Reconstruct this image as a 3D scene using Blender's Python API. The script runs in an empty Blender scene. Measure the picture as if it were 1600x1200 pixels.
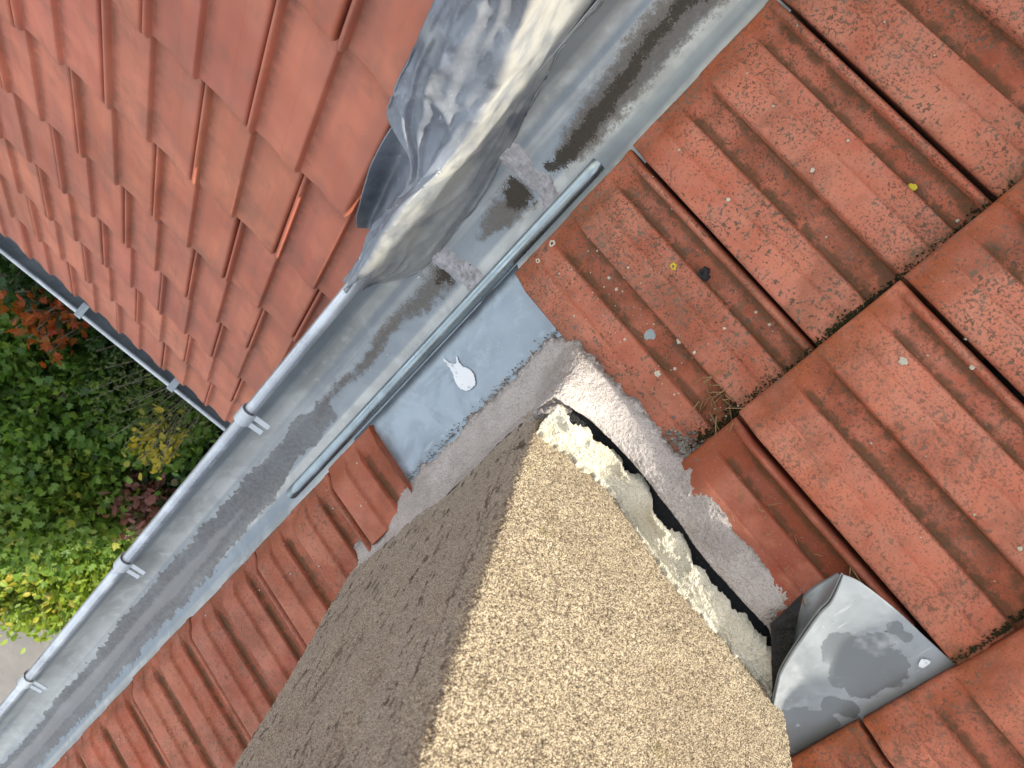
import bpy, math, random
import numpy as np
from mathutils import Matrix, Vector

scene = bpy.context.scene
C = scene.collection
rng = np.random.default_rng(7)

# ------------------------------------------------------------------ camera
cam_data = bpy.data.cameras.new('camera')
cam = bpy.data.objects.new('camera', cam_data)
C.objects.link(cam)
RIGHT = Vector((-0.65369266, 0.73562005, -0.17762052))
DOWN = Vector((0.6426018, 0.66353996, 0.3831157))
FWD = Vector((0.39968591, 0.13630065, -0.90646197))
m = Matrix((RIGHT, -DOWN, -FWD)).transposed().to_4x4()
m.translation = Vector((-0.09085, -0.04395, 0.91711))
cam.matrix_world = m
cam_data.sensor_width = 36.0
cam_data.lens = 1221.1 / 1600 * 36
cam_data.clip_start = 0.02
cam_data.clip_end = 3000
cam_data.dof.use_dof = True
cam_data.dof.focus_distance = 1.02
cam_data.dof.aperture_fstop = 14.0
scene.camera = cam

# ------------------------------------------------------------------ sky, sun, exposure
SUN_AZ, SUN_EL = math.radians(55.5), math.radians(23.6)
SUN_DIR = Vector((-math.cos(SUN_AZ) * math.cos(SUN_EL), math.sin(SUN_AZ) * math.cos(SUN_EL), math.sin(SUN_EL)))
world = bpy.data.worlds.new('World')
scene.world = world
world.use_nodes = True
wn, wl = world.node_tree.nodes, world.node_tree.links
wn.clear()
w_out = wn.new('ShaderNodeOutputWorld')
w_bg = wn.new('ShaderNodeBackground')
w_sky = wn.new('ShaderNodeTexSky')
w_sky.sky_type = 'NISHITA'
w_sky.sun_disc = False
w_sky.sun_elevation = SUN_EL
w_sky.sun_rotation = math.atan2(SUN_DIR.x, SUN_DIR.y)
w_sky.air_density = 1.0
w_sky.dust_density = 2.0
w_tc = wn.new('ShaderNodeTexCoord')
w_noise = wn.new('ShaderNodeTexNoise')
w_noise.inputs['Scale'].default_value = 2.6
w_noise.inputs['Detail'].default_value = 8
w_noise.inputs['Roughness'].default_value = 0.6
w_ramp = wn.new('ShaderNodeValToRGB')
w_ramp.color_ramp.elements[0].position = 0.40
w_ramp.color_ramp.elements[1].position = 0.62
w_mix = wn.new('ShaderNodeMix')
w_mix.data_type = 'RGBA'
w_mix.inputs[7].default_value = (8.0, 7.9, 7.7, 1)
wl.new(w_tc.outputs['Generated'], w_noise.inputs['Vector'])
wl.new(w_noise.outputs['Fac'], w_ramp.inputs['Fac'])
wl.new(w_ramp.outputs['Color'], w_mix.inputs[0])
wl.new(w_sky.outputs['Color'], w_mix.inputs[6])
wl.new(w_mix.outputs[2], w_bg.inputs['Color'])
w_bg.inputs['Strength'].default_value = 0.14
wl.new(w_bg.outputs[0], w_out.inputs['Surface'])

sun_data = bpy.data.lights.new('sun', 'SUN')
sun_data.energy = 4.3
sun_data.angle = math.radians(2.0)
sun_data.color = (1.0, 0.93, 0.80)
sun = bpy.data.objects.new('sun', sun_data)
C.objects.link(sun)
sun.rotation_euler = SUN_DIR.to_track_quat('Z', 'Y').to_euler()

scene.view_settings.view_transform = 'Standard'
scene.view_settings.look = 'None'
scene.view_settings.gamma = 1.0
scene.view_settings.use_curve_mapping = False
scene.view_settings.exposure = 1.0
scene.cycles.max_bounces = 6
scene.cycles.diffuse_bounces = 3
scene.cycles.glossy_bounces = 3
scene.cycles.transmission_bounces = 3
scene.cycles.caustics_reflective = False
scene.cycles.caustics_refractive = False

# ------------------------------------------------------------------ numpy noise
def _hash(ix, iy, iz, seed):
    h = (ix.astype(np.int64) * 374761393 + iy.astype(np.int64) * 668265263 + iz.astype(np.int64) * 2147483647 + seed * 974711) & 0xFFFFFFFF
    h = ((h ^ (h >> 13)) * 1274126177) & 0xFFFFFFFF
    h = ((h ^ (h >> 16)) * 2246822519) & 0xFFFFFFFF
    return ((h ^ (h >> 15)) & 0xFFFFFF) / float(0xFFFFFF)

def vnoise(x, y, z=None, seed=0):
    x = np.asarray(x, float); y = np.asarray(y, float)
    x, y = np.broadcast_arrays(x, y)
    z = np.zeros_like(x) if z is None else np.broadcast_to(np.asarray(z, float), x.shape)
    ix, iy, iz = np.floor(x), np.floor(y), np.floor(z)
    fx, fy, fz = x - ix, y - iy, z - iz
    fx, fy, fz = [t * t * (3 - 2 * t) for t in (fx, fy, fz)]
    r = 0
    for dx in (0, 1):
        for dy in (0, 1):
            for dz in (0, 1):
                wgt = (fx if dx else 1 - fx) * (fy if dy else 1 - fy) * (fz if dz else 1 - fz)
                r = r + wgt * _hash(ix + dx, iy + dy, iz + dz, seed)
    return r

def fbm(x, y, z=None, octs=4, seed=0, rough=0.5):
    r = 0; a = 1.0; t = 0
    x = np.asarray(x, float); y = np.asarray(y, float); z0 = None if z is None else np.asarray(z, float)
    for o in range(octs):
        r = r + a * vnoise(x * 2 ** o, y * 2 ** o, None if z0 is None else z0 * 2 ** o, seed + o * 17)
        t += a; a *= rough
    return r / t          # 0..1

def worley(x, y, seed=0):
    ix, iy = np.floor(x), np.floor(y)
    best = np.full(np.shape(x), 9.0); cid = np.zeros(np.shape(x))
    zz = np.zeros_like(ix)
    for dx in (-1, 0, 1):
        for dy in (-1, 0, 1):
            cx, cy = ix + dx, iy + dy
            px = cx + _hash(cx, cy, zz, seed + 1); py = cy + _hash(cx, cy, zz, seed + 2)
            d = np.hypot(px - x, py - y)
            k = d < best
            best = np.where(k, d, best); cid = np.where(k, _hash(cx, cy, zz, seed + 3), cid)
    return best, cid

def sstep(a, b, x):
    t = np.clip((np.asarray(x, float) - a) / (b - a), 0, 1)
    return t * t * (3 - 2 * t)

# ------------------------------------------------------------------ object helpers
def add_mesh(name, verts, faces, mat=None, parent=None, smooth=True, attrs=None):
    me = bpy.data.meshes.new(name)
    if isinstance(faces, np.ndarray):
        V = np.asarray(verts, np.float32).reshape(-1, 3)
        nf, k = faces.shape
        me.vertices.add(len(V)); me.vertices.foreach_set('co', V.ravel())
        me.loops.add(nf * k); me.loops.foreach_set('vertex_index', faces.astype(np.int32).ravel())
        me.polygons.add(nf); me.polygons.foreach_set('loop_start', np.arange(0, nf * k, k, dtype=np.int32))
    else:
        me.from_pydata([tuple(v) for v in verts], [], faces)
    me.update(calc_edges=True)
    if smooth:
        me.polygons.foreach_set('use_smooth', [True] * len(me.polygons))
    if attrs:
        for k, v in attrs.items():
            a = me.attributes.new(k, 'FLOAT', 'POINT')
            a.data.foreach_set('value', np.asarray(v, np.float32).ravel())
    o = bpy.data.objects.new(name, me)
    C.objects.link(o)
    if mat: me.materials.append(mat)
    if parent: o.parent = parent
    return o

def grid_faces(nu, nv, flip=False, off=0, wrap=False):
    f = []
    for i in range(nu - 1 + (1 if wrap else 0)):
        i2 = (i + 1) % nu
        for j in range(nv - 1):
            a, b, c, d = off + i * nv + j, off + i2 * nv + j, off + i2 * nv + j + 1, off + i * nv + j + 1
            f.append((a, d, c, b) if flip else (a, b, c, d))
    return f

def grid(name, P, mat=None, parent=None, flip=False, attrs=None, smooth=True, thick=0):
    P = np.asarray(P, float)
    nu, nv = P.shape[:2]
    i, j = np.meshgrid(np.arange(nu - 1), np.arange(nv - 1), indexing='ij')
    a = (i * nv + j).ravel()
    F = np.stack([a, a + 1, a + nv + 1, a + nv] if flip else [a, a + nv, a + nv + 1, a + 1], -1)
    o = add_mesh(name, P.reshape(-1, 3), F, mat, parent, smooth, attrs)
    if thick:
        md = o.modifiers.new('thickness', 'SOLIDIFY'); md.thickness = thick; md.offset = -1
    return o

def empty(name, loc=(0, 0, 0), label=None, cat=None, group=None):
    o = bpy.data.objects.new(name, None)
    o.location = loc
    o.empty_display_size = 0.05
    C.objects.link(o)
    return tag(o, label, cat, group)

def tag(o, label=None, cat=None, group=None, kind=None):
    if label: o['label'] = label
    if cat: o['category'] = cat
    if group: o['group'] = group
    if kind: o['kind'] = kind
    return o

def tube_mesh(path, radii, n=10, cap=True):
    path = [Vector(p) for p in path]
    V, F = [], []
    k = len(path)
    for i, p in enumerate(path):
        d = (path[min(i + 1, k - 1)] - path[max(i - 1, 0)])
        d = d.normalized() if d.length > 1e-9 else Vector((0, 0, 1))
        a = d.cross(Vector((0, 0, 1)) if abs(d.z) < 0.9 else Vector((1, 0, 0))).normalized()
        b = d.cross(a)
        r = radii if isinstance(radii, (int, float)) else radii[i]
        for j in range(n):
            t = 2 * math.pi * j / n
            V.append(tuple(p + a * (r * math.cos(t)) + b * (r * math.sin(t))))
    for i in range(k - 1):
        for j in range(n):
            F.append((i * n + j, i * n + (j + 1) % n, (i + 1) * n + (j + 1) % n, (i + 1) * n + j))
    if cap:
        F.append(tuple(range(n - 1, -1, -1)))
        F.append(tuple((k - 1) * n + j for j in range(n)))
    return V, F

def merge(parts):
    V, F = [], []
    for v, f in parts:
        o = len(V)
        V += list(v)
        F += [tuple(i + o for i in q) for q in f]
    return V, F

def lerp_rows(ctrl, n):
    """Catmull-Rom resample of a list of points to n points"""
    P = np.asarray(ctrl, float)
    k = len(P)
    t = np.linspace(0, k - 1, n)
    i = np.clip(t.astype(int), 0, k - 2)
    f = (t - i)
    shape = (n,) + (1,) * (P.ndim - 1)
    f = f.reshape(shape)
    p0, p1, p2, p3 = P[np.maximum(i - 1, 0)], P[i], P[i + 1], P[np.minimum(i + 2, k - 1)]
    return 0.5 * ((2 * p1) + (-p0 + p2) * f + (2 * p0 - 5 * p1 + 4 * p2 - p3) * f ** 2 + (-p0 + 3 * p1 - 3 * p2 + p3) * f ** 3)

# ------------------------------------------------------------------ material helpers
class Mat:
    def __init__(s, name):
        s.m = bpy.data.materials.new(name)
        s.m.use_nodes = True
        s.n = s.m.node_tree.nodes; s.l = s.m.node_tree.links
        s.n.clear()
        s.out = s.n.new('ShaderNodeOutputMaterial')
        s.b = s.n.new('ShaderNodeBsdfPrincipled')
        s.l.new(s.b.outputs[0], s.out.inputs['Surface'])
        s._obj = None
    def put(s, sock, v):
        if isinstance(v, (int, float)): sock.default_value = v
        elif isinstance(v, tuple):
            sock.default_value = v if len(v) == len(sock.default_value) else tuple(v) + (1,)
        else: s.l.new(v, sock)
    def set(s, **k):
        for a, v in k.items():
            s.put(s.b.inputs[a.replace('_', ' ')], v)
        return s
    def coord(s, rand=True):
        if s._obj is None:
            tc = s.n.new('ShaderNodeTexCoord')
            if rand:
                oi = s.n.new('ShaderNodeObjectInfo')
                mu = s.math('MULTIPLY', oi.outputs['Random'], 37.0)
                add = s.n.new('ShaderNodeVectorMath'); add.operation = 'ADD'
                s.l.new(tc.outputs['Object'], add.inputs[0]); s.l.new(mu, add.inputs[1])
                s._obj = add.outputs[0]
            else:
                s._obj = tc.outputs['Object']
        return s._obj
    def noise(s, scale, detail=4, rough=0.55, vec=None, dist=0, out='Fac'):
        t = s.n.new('ShaderNodeTexNoise')
        t.inputs['Scale'].default_value = scale; t.inputs['Detail'].default_value = min(detail, 2 if scale > 150 else 3)
        t.inputs['Roughness'].default_value = rough; t.inputs['Distortion'].default_value = dist
        s.l.new(vec if vec is not None else s.coord(), t.inputs['Vector'])
        return t.outputs[out]
    def voronoi(s, scale, vec=None, feature='F1'):
        t = s.n.new('ShaderNodeTexVoronoi'); t.feature = feature
        t.inputs['Scale'].default_value = scale
        s.l.new(vec if vec is not None else s.coord(), t.inputs['Vector'])
        return t
    def warp(s, scale, amt, vec=None):
        v = vec if vec is not None else s.coord()
        nz = s.noise(scale, 3, vec=v, out='Color')
        sub = s.n.new('ShaderNodeVectorMath'); sub.operation = 'SUBTRACT'
        s.l.new(nz, sub.inputs[0]); sub.inputs[1].default_value = (.5, .5, .5)
        sc = s.n.new('ShaderNodeVectorMath'); sc.operation = 'SCALE'
        s.l.new(sub.outputs[0], sc.inputs[0]); sc.inputs['Scale'].default_value = amt
        ad = s.n.new('ShaderNodeVectorMath'); ad.operation = 'ADD'
        s.l.new(v, ad.inputs[0]); s.l.new(sc.outputs[0], ad.inputs[1])
        return ad.outputs[0]
    def stretch(s, sc, vec=None):
        mp = s.n.new('ShaderNodeMapping'); mp.inputs['Scale'].default_value = sc
        s.l.new(vec if vec is not None else s.coord(), mp.inputs['Vector'])
        return mp.outputs[0]
    def math(s, op, a, b=0.0, c=None):
        t = s.n.new('ShaderNodeMath'); t.operation = op
        s.put(t.inputs[0], a); s.put(t.inputs[1], b)
        if c is not None: s.put(t.inputs[2], c)
        return t.outputs[0]
    def ramp(s, fac, a, b, lo=0.0, hi=1.0):
        t = s.n.new('ShaderNodeMapRange'); t.interpolation_type = 'SMOOTHSTEP'
        s.put(t.inputs['Value'], fac)
        t.inputs['From Min'].default_value = a; t.inputs['From Max'].default_value = b
        t.inputs['To Min'].default_value = lo; t.inputs['To Max'].default_value = hi
        return t.outputs[0]
    def mix(s, fac, a, b, blend='MIX'):
        t = s.n.new('ShaderNodeMix'); t.data_type = 'RGBA'; t.blend_type = blend
        s.put(t.inputs[0], fac); s.put(t.inputs[6], a); s.put(t.inputs[7], b)
        return t.outputs[2]
    def attr(s, name):
        t = s.n.new('ShaderNodeAttribute'); t.attribute_name = name
        return t.outputs['Fac']
    def objinfo(s):
        return s.n.new('ShaderNodeObjectInfo')
    def bump(s, h, strength=0.5, dist=0.002):
        t = s.n.new('ShaderNodeBump'); t.inputs['Strength'].default_value = strength
        t.inputs['Distance'].default_value = dist
        s.l.new(h, t.inputs['Height']); s.l.new(t.outputs[0], s.b.inputs['Normal'])
        return s

# ---- clay tile, old and lichen spotted (main roof)
def clay_old():
    M = Mat('clay tile weathered')
    oi = M.objinfo()
    big = M.noise(9, 4)
    base = M.mix(M.ramp(big, .3, .7), (.38, .100, .053), (.50, .170, .102))
    base = M.mix(M.ramp(M.noise(30, 4), .35, .75, 0, .6), base, (.44, .185, .125))
    base = M.mix(1.0, base, oi.outputs['Color'], 'MULTIPLY')
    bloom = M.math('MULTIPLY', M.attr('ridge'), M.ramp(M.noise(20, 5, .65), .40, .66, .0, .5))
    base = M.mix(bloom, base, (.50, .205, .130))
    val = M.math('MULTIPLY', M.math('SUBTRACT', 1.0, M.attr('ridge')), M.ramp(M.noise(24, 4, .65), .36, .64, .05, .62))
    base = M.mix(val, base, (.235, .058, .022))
    # rusty algae near the fronts and grooves
    rust = M.math('MULTIPLY', M.attr('edge'), M.ramp(M.noise(26, 4), .38, .6))
    base = M.mix(M.math('MULTIPLY', rust, .75), base, (.27, .062, .012))
    # brown film
    film = M.ramp(M.noise(14, 5, .65), .46, .66)
    base = M.mix(M.math('MULTIPLY', film, .5), base, (.19, .062, .030))
    # fine grit
    grit = M.noise(420, 3, .7)
    base = M.mix(M.ramp(grit, .55, .75, 0, .35), base, (.15, .07, .045))
    base = M.mix(M.ramp(grit, .25, .42, .35, 0), base, (.55, .27, .19))
    # lichen spots in two sizes, clustered
    clus = M.ramp(M.noise(15, 4, .6), .36, .60)
    nb = M.noise(185, 3, .7)
    s1 = M.ramp(M.math('ADD', nb, M.math('MULTIPLY', clus, .11)), .665, .71)
    nb2 = M.noise(420, 2, .65, vec=M.stretch((1.0, .8, 1.0)))
    s2 = M.ramp(M.math('ADD', nb2, M.math('MULTIPLY', M.ramp(M.noise(12, 3), .32, .6), .11)), .635, .70)
    s3 = M.math('MULTIPLY', M.ramp(M.noise(520, 3, .6), .60, .70), M.ramp(M.noise(8, 3), .35, .6))
    spots = M.math('MAXIMUM', M.math('MAXIMUM', s1, s3), M.math('MULTIPLY', s2, .9))
    spots = M.math('MULTIPLY', spots, oi.outputs['Alpha'])
    spots = M.math('MULTIPLY', spots, .80)
    scol = M.mix(M.ramp(M.noise(60, 2), .35, .65), (.070, .050, .032), (.125, .100, .070))
    base = M.mix(spots, base, scol)
    # moss and silt caught along the foot of the ribs
    gr = M.ramp(M.math('MULTIPLY', M.attr('groove'), M.ramp(M.noise(60, 4, .7), .25, .6, .35, 1.3)), .25, .8)
    base = M.mix(M.math('MULTIPLY', gr, .72), base, M.mix(M.noise(300, 2), (.105, .050, .020), (.055, .042, .016)))
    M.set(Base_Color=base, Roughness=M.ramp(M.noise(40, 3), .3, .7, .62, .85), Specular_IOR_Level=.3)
    h = M.math('ADD', M.math('MULTIPLY', M.noise(700, 3, .7), .35), M.math('MULTIPLY', nb, .8))
    M.bump(h, .55, .0014)
    return M.m

# ---- clay tile, newer and clean (wing roof)
def clay_clean():
    M = Mat('clay tile clean')
    oi = M.objinfo()
    big = M.noise(6, 3)
    base = M.mix(M.ramp(big, .32, .68), (.46, .142, .086), (.58, .205, .125))
    st = M.noise(22, 4, .6, vec=M.stretch((1, .12, 1)))
    base = M.mix(M.ramp(st, .42, .68, 0, .38), base, (.36, .15, .11))
    base = M.mix(M.ramp(M.noise(5, 5, .7), .45, .7, 0, .4), base, (.36, .125, .088))
    base = M.mix(1.0, base, oi.outputs['Color'], 'MULTIPLY')
    grit = M.noise(500, 2, .7)
    base = M.mix(M.ramp(grit, .58, .8, 0, .35), base, (.20, .09, .06))
    grm = M.ramp(M.noise(11, 3, .7), .50, .72, 0, .45)
    base = M.mix(grm, base, (.25, .115, .08))
    sp = M.ramp(M.noise(240, 2), .74, .80)
    base = M.mix(M.math('MULTIPLY', sp, .7), base, (.62, .45, .36))
    base = M.mix(M.math('MULTIPLY', M.math('MULTIPLY', M.attr('groove'), M.ramp(M.noise(50, 3), .3, .6, .3, 1)), .6), base, (.15, .06, .035))
    base = M.mix(M.math('MULTIPLY', M.attr('edge'), M.ramp(M.noise(30, 3), .35, .65, 0, .5)), base, (.24, .12, .085))
    M.set(Base_Color=base, Roughness=M.ramp(big, .3, .7, .5, .7), Specular_IOR_Level=.35)
    M.bump(M.math('ADD', M.math('MULTIPLY', M.noise(600, 2), .3), M.noise(40, 3)), .35, .001)
    return M.m

def render_shaft():
    M = Mat('rough cast render')
    t = M.attr('tone'); g = M.attr('grain')
    base = M.mix(t, (.29, .24, .16), (.60, .51, .36))
    base = M.mix(M.ramp(g, .0, .45, .65, 0), base, (.12, .09, .058))
    vv = M.voronoi(640)
    base = M.mix(M.ramp(vv.outputs['Distance'], .45, .7, 0, .75), base, (.09, .07, .05))
    base = M.mix(M.ramp(M.noise(700, 2), .60, .72, 0, .7), base, (.80, .73, .58))
    base = M.mix(M.ramp(M.noise(380, 2, .7), .56, .66, 0, .8), base, (.085, .065, .042))
    base = M.mix(M.ramp(M.noise(6, 5, .65), .42, .68, 0, .28), base, (.18, .13, .085))
    base = M.mix(M.ramp(M.noise(25, 4), .66, .8, 0, .5), base, (.20, .17, .045))
    base = M.mix(M.attr('weather'), base, M.mix(.42, (.40, .345, .30), base))
    damp = M.ramp(M.noise(95, 4, .7, vec=M.stretch((1, 1, .4))), .56, .64, 0, .85)
    base = M.mix(M.math('MULTIPLY', damp, M.math('MAXIMUM', M.attr('weather'), M.ramp(M.noise(9, 3), .5, .7, 0, .6))), base, (.07, .052, .038))
    M.set(Base_Color=base, Roughness=.92, Specular_IOR_Level=.2)
    M.bump(M.math('SUBTRACT', M.noise(900, 3, .7), vv.outputs['Distance']), .8, .0012)
    return M.m

def mortar(name, c1, c2, dark, dark_amt=.5, speck=True):
    M = Mat(name)
    base = M.mix(M.ramp(M.noise(14, 4), .3, .7), c1, c2)
    gr = M.noise(520, 3, .75)
    base = M.mix(M.ramp(gr, .52, .70, 0, dark_amt), base, dark)
    base = M.mix(M.ramp(gr, .24, .40, .5, 0), base, tuple(min(1, x * 1.45) for x in c2))
    base = M.mix(M.math('MULTIPLY', M.attr('rim'), M.ramp(M.noise(160, 3), .38, .56)), base, (.10, .088, .075))
    stn = M.noise(16, 4, .6, vec=M.stretch((1, 1, .25)))
    base = M.mix(M.ramp(stn, .52, .74, 0, .5), base, tuple(x * .6 for x in c1))
    M.set(Base_Color=base, Roughness=.95, Specular_IOR_Level=.15)
    M.bump(M.math('ADD', gr, M.math('MULTIPLY', M.noise(220, 3, .7), 1.0)), 1.0, .0030)
    return M.m

def zinc(name, base_c=(.40, .43, .455), rough=.42, metal=.75, streak=None):
    M = Mat(name)
    n1 = M.noise(7, 5, .6)
    n2 = M.noise(40, 4, .65)
    base = M.mix(M.ramp(n1, .3, .7), tuple(x * .78 for x in base_c), tuple(min(1, x * 1.15) for x in base_c))
    base = M.mix(M.ramp(n2, .52, .75, 0, .45), base, tuple(min(1, x * 1.45) for x in base_c))
    sp = M.ramp(M.noise(260, 2, .5), .70, .78)
    base = M.mix(M.math('MULTIPLY', sp, .5), base, (.66, .68, .70))
    blot = M.ramp(M.noise(16, 6, .7, dist=.5), .46, .66, 0, .55)
    base = M.mix(blot, base, tuple(min(1, x * 1.35) for x in base_c))
    scr = M.ramp(M.noise(60, 3, .6, vec=M.stretch((.25, 2.2, 1))), .66, .74, 0, .35)
    base = M.mix(scr, base, (.66, .68, .70))
    pit = M.ramp(M.noise(330, 2, .6), .70, .76, 0, .6)
    base = M.mix(pit, base, tuple(x * .35 for x in base_c))
    rg = M.math('ADD', M.ramp(n2, .3, .7, rough - .08, rough + .1), M.ramp(n1, .4, .6, -.05, .05))
    M.set(Base_Color=base, Metallic=metal, Roughness=rg)
    M.bump(M.math('ADD', M.math('MULTIPLY', M.noise(260, 3), .25), M.noise(9, 3)), .18, .002)
    return M, base, rg

def zinc_plain(name, *a, **k):
    return zinc(name, *a, **k)[0].m

def zinc_gutter():
    M, base, rg = zinc('weathered zinc gutter', (.57, .59, .57), .45, .3)
    co = M.coord()
    # pale chalky band and bluish oxide bands along the run
    band = M.noise(3.2, 3, .5, vec=M.stretch((.16, 9, 9)))
    base = M.mix(M.ramp(band, .40, .58, 0, .72), base, (.23, .29, .35))
    base = M.mix(M.ramp(M.noise(2.3, 3, .5, vec=M.stretch((.2, 8, 8))), .52, .68, 0, .5), base, (.42, .41, .365))
    jag = M.math('SUBTRACT', M.noise(95, 4, .65), .5)
    jag2 = M.math('SUBTRACT', M.noise(420, 3, .7), .5)
    brown = M.ramp(M.math('ADD', M.attr('brown'), M.math('ADD', M.math('MULTIPLY', jag, 1.1), M.math('MULTIPLY', jag2, .8))), -.1, .35)
    base = M.mix(M.math('MULTIPLY', brown, .72), base, M.mix(M.noise(200, 3), (.25, .20, .15), (.12, .092, .065)))
    dark = M.ramp(M.math('ADD', M.attr('dark'), M.math('ADD', M.math('MULTIPLY', jag, 1.0), M.math('MULTIPLY', jag2, 1.3))), -.05, .25)
    base = M.mix(M.math('MULTIPLY', dark, .93), base, M.mix(M.noise(600, 2), (.026, .021, .016), (.11, .088, .062)))
    wet = M.ramp(M.math('ADD', M.math('ADD', M.attr('wet'), M.math('MULTIPLY', M.math('SUBTRACT', M.noise(28, 3), .5), .9)), M.math('MULTIPLY', jag, .9)), -.02, .07)
    film = M.ramp(M.math('ADD', M.attr('silt'), M.math('MULTIPLY', jag, .7)), -.1, .3)
    wcol = M.mix(film, M.mix(M.ramp(M.noise(160, 4), .3, .7), (.145, .147, .148), (.215, .21, .205)), M.mix(M.noise(420, 4, .7), (.25, .245, .24), (.36, .345, .335)))
    base = M.mix(M.math('MULTIPLY', wet, M.ramp(M.noise(12, 3), .3, .7, .70, .92)), base, wcol)
    grime = M.math('MAXIMUM', M.math('MAXIMUM', brown, dark), M.math('MULTIPLY', wet, .6))
    M.set(Base_Color=base, Metallic=M.ramp(grime, 0, 1, .35, .0),
          Roughness=M.mix(wet, M.mix(M.math('MAXIMUM', brown, dark), rg, (.85, .85, .85)), (.42, .42, .42)))
    h = M.math('ADD', M.math('MULTIPLY', M.noise(9, 3), .8), M.math('MULTIPLY', jag2, M.ramp(M.math('MAXIMUM', M.attr('dark'), M.attr('brown')), -.2, .3, .06, .9)))
    M.bump(h, .35, .002)
    return M.m

def zinc_saddle():
    M, base, rg = zinc('zinc saddle sheet', (.27, .30, .315), .7, .05)
    jag = M.math('SUBTRACT', M.noise(75, 4, .6), .5)
    wet = M.ramp(M.math('ADD', M.attr('wet'), M.math('MULTIPLY', jag, 1.0)), -.02, .04)
    base = M.mix(M.math('MULTIPLY', wet, .85), base, (.145, .16, .165))
    sp = M.ramp(M.noise(60, 2, .4), .73, .755)
    base = M.mix(sp, base, (.10, .105, .105))
    chalk = M.ramp(M.noise(22, 5, .7), .55, .75, 0, .6)
    base = M.mix(chalk, base, (.47, .49, .50))
    M.set(Base_Color=base, Roughness=M.mix(wet, rg, (.3, .3, .3)))
    return M.m

def lead():
    M, base, rg = zinc('crumpled lead', (.20, .225, .265), .5, .35)
    pale = M.math('MAXIMUM', M.ramp(M.noise(11, 5, .65), .50, .72, 0, .25), M.math('MULTIPLY', M.attr('lit_tint'), M.ramp(M.noise(24, 4), .3, .6, .3, .9)))  # random pale patches, plus painted light on the sheet's right side
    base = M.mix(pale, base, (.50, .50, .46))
    chalk = M.ramp(M.noise(90, 5, .75), .62, .8, 0, .6)
    base = M.mix(chalk, base, (.60, .62, .64))
    base = M.mix(M.ramp(M.noise(18, 4), .56, .72, 0, .7), base, (.11, .12, .145))
    M.set(Base_Color=base, Roughness=M.ramp(M.noise(14, 4), .3, .7, .42, .62))
    M.bump(M.math('ADD', M.math('MULTIPLY', M.noise(150, 4, .65, dist=.6), .3), M.noise(45, 4, dist=.8)), .30, .003)
    return M.m

def sealant():
    M = Mat('grey sealant')
    base = M.mix(M.ramp(M.noise(90, 4), .35, .65), (.46, .45, .46), (.64, .62, .64))
    base = M.mix(M.ramp(M.noise(140, 3), .68, .76), base, (.05, .05, .05))
    M.set(Base_Color=base, Roughness=.6)
    M.bump(M.noise(120, 4, .65, dist=1.2), .9, .003)
    return M.m

def plain(name, col, rough=.8, metal=0.0, spec=.4, var=.25, scale=60, bump=.3, bdist=.001):
    M = Mat(name)
    base = M.mix(M.noise(scale, 4, .6), tuple(x * (1 - var) for x in col), tuple(min(1, x * (1 + var)) for x in col))
    M.set(Base_Color=base, Roughness=rough, Metallic=metal, Specular_IOR_Level=spec)
    if bump: M.bump(M.noise(scale * 4, 3, .65), bump, bdist)
    return M.m

def leaf_mat(name, c1, c2, c3, spec=.4):
    M = Mat(name)
    t = M.attr('tint')
    col = M.mix(M.ramp(t, 0, .55), c1, c2)
    col = M.mix(M.ramp(t, .62, 1.0), col, c3)
    M.set(Base_Color=col, Roughness=.5, Specular_IOR_Level=spec)
    tr = M.n.new('ShaderNodeBsdfTranslucent')
    M.l.new(M.mix(1.0, col, (1.0, 1.0, .55), 'MULTIPLY'), tr.inputs['Color'])
    mx = M.n.new('ShaderNodeMixShader'); mx.inputs[0].default_value = .38
    M.l.new(M.b.outputs[0], mx.inputs[1]); M.l.new(tr.outputs[0], mx.inputs[2])
    M.l.new(mx.outputs[0], M.out.inputs['Surface'])
    return M.m

CLAY = clay_old()
CLAY2 = clay_clean()
SHAFT = render_shaft()
MORTAR = mortar('grey mortar fillet', (.47, .425, .395), (.61, .565, .53), (.19, .17, .15), .55)
CREAM = mortar('cream lime mortar', (.68, .64, .50), (.82, .78, .64), (.26, .23, .17), .55)
ZINC = zinc_plain('zinc sheet', (.30, .355, .40), .45, .5)
TUBE = zinc_plain('galvanised tube', (.32, .39, .42), .32, .8)
BEAD = zinc_plain('zinc bead', (.52, .56, .60), .36, .6)
CLIPM = plain('pale grey steel clip', (.55, .60, .63), .45, .3, .5, .1, 120, .1)
GUTTER = zinc_gutter()
SADDLE = zinc_saddle()
LEAD = lead()
SEAL = sealant()
BITUMEN = plain('black bitumen', (.012, .013, .014), .45, 0, .5, .5, 140, .9, .003)
DECK = plain('dark roof underlay', (.035, .028, .024), .9)
WALL = plain('house wall render', (.55, .52, .46), .9, 0, .2, .1, 30)
DGUT = zinc_plain('dull grey gutter', (.24, .265, .285), .5, .4)
M = Mat('white dried splash')
M.set(Base_Color=M.mix(M.ramp(M.noise(130, 3, .65), .56, .70, 0, .75), M.mix(M.noise(40, 3), (.70, .76, .80), (.86, .88, .88)), (.38, .45, .50)), Roughness=.75)
M.bump(M.noise(240, 2), .5, .001)
WHITE = M.m

# ================================================================== MAIN ROOF
TH = math.radians(27.9)
TW, EXPO, TL = 0.2, 0.3005, 0.40
LIFT = 0.022                           # how far the front of a tile stands above its own plane

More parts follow.
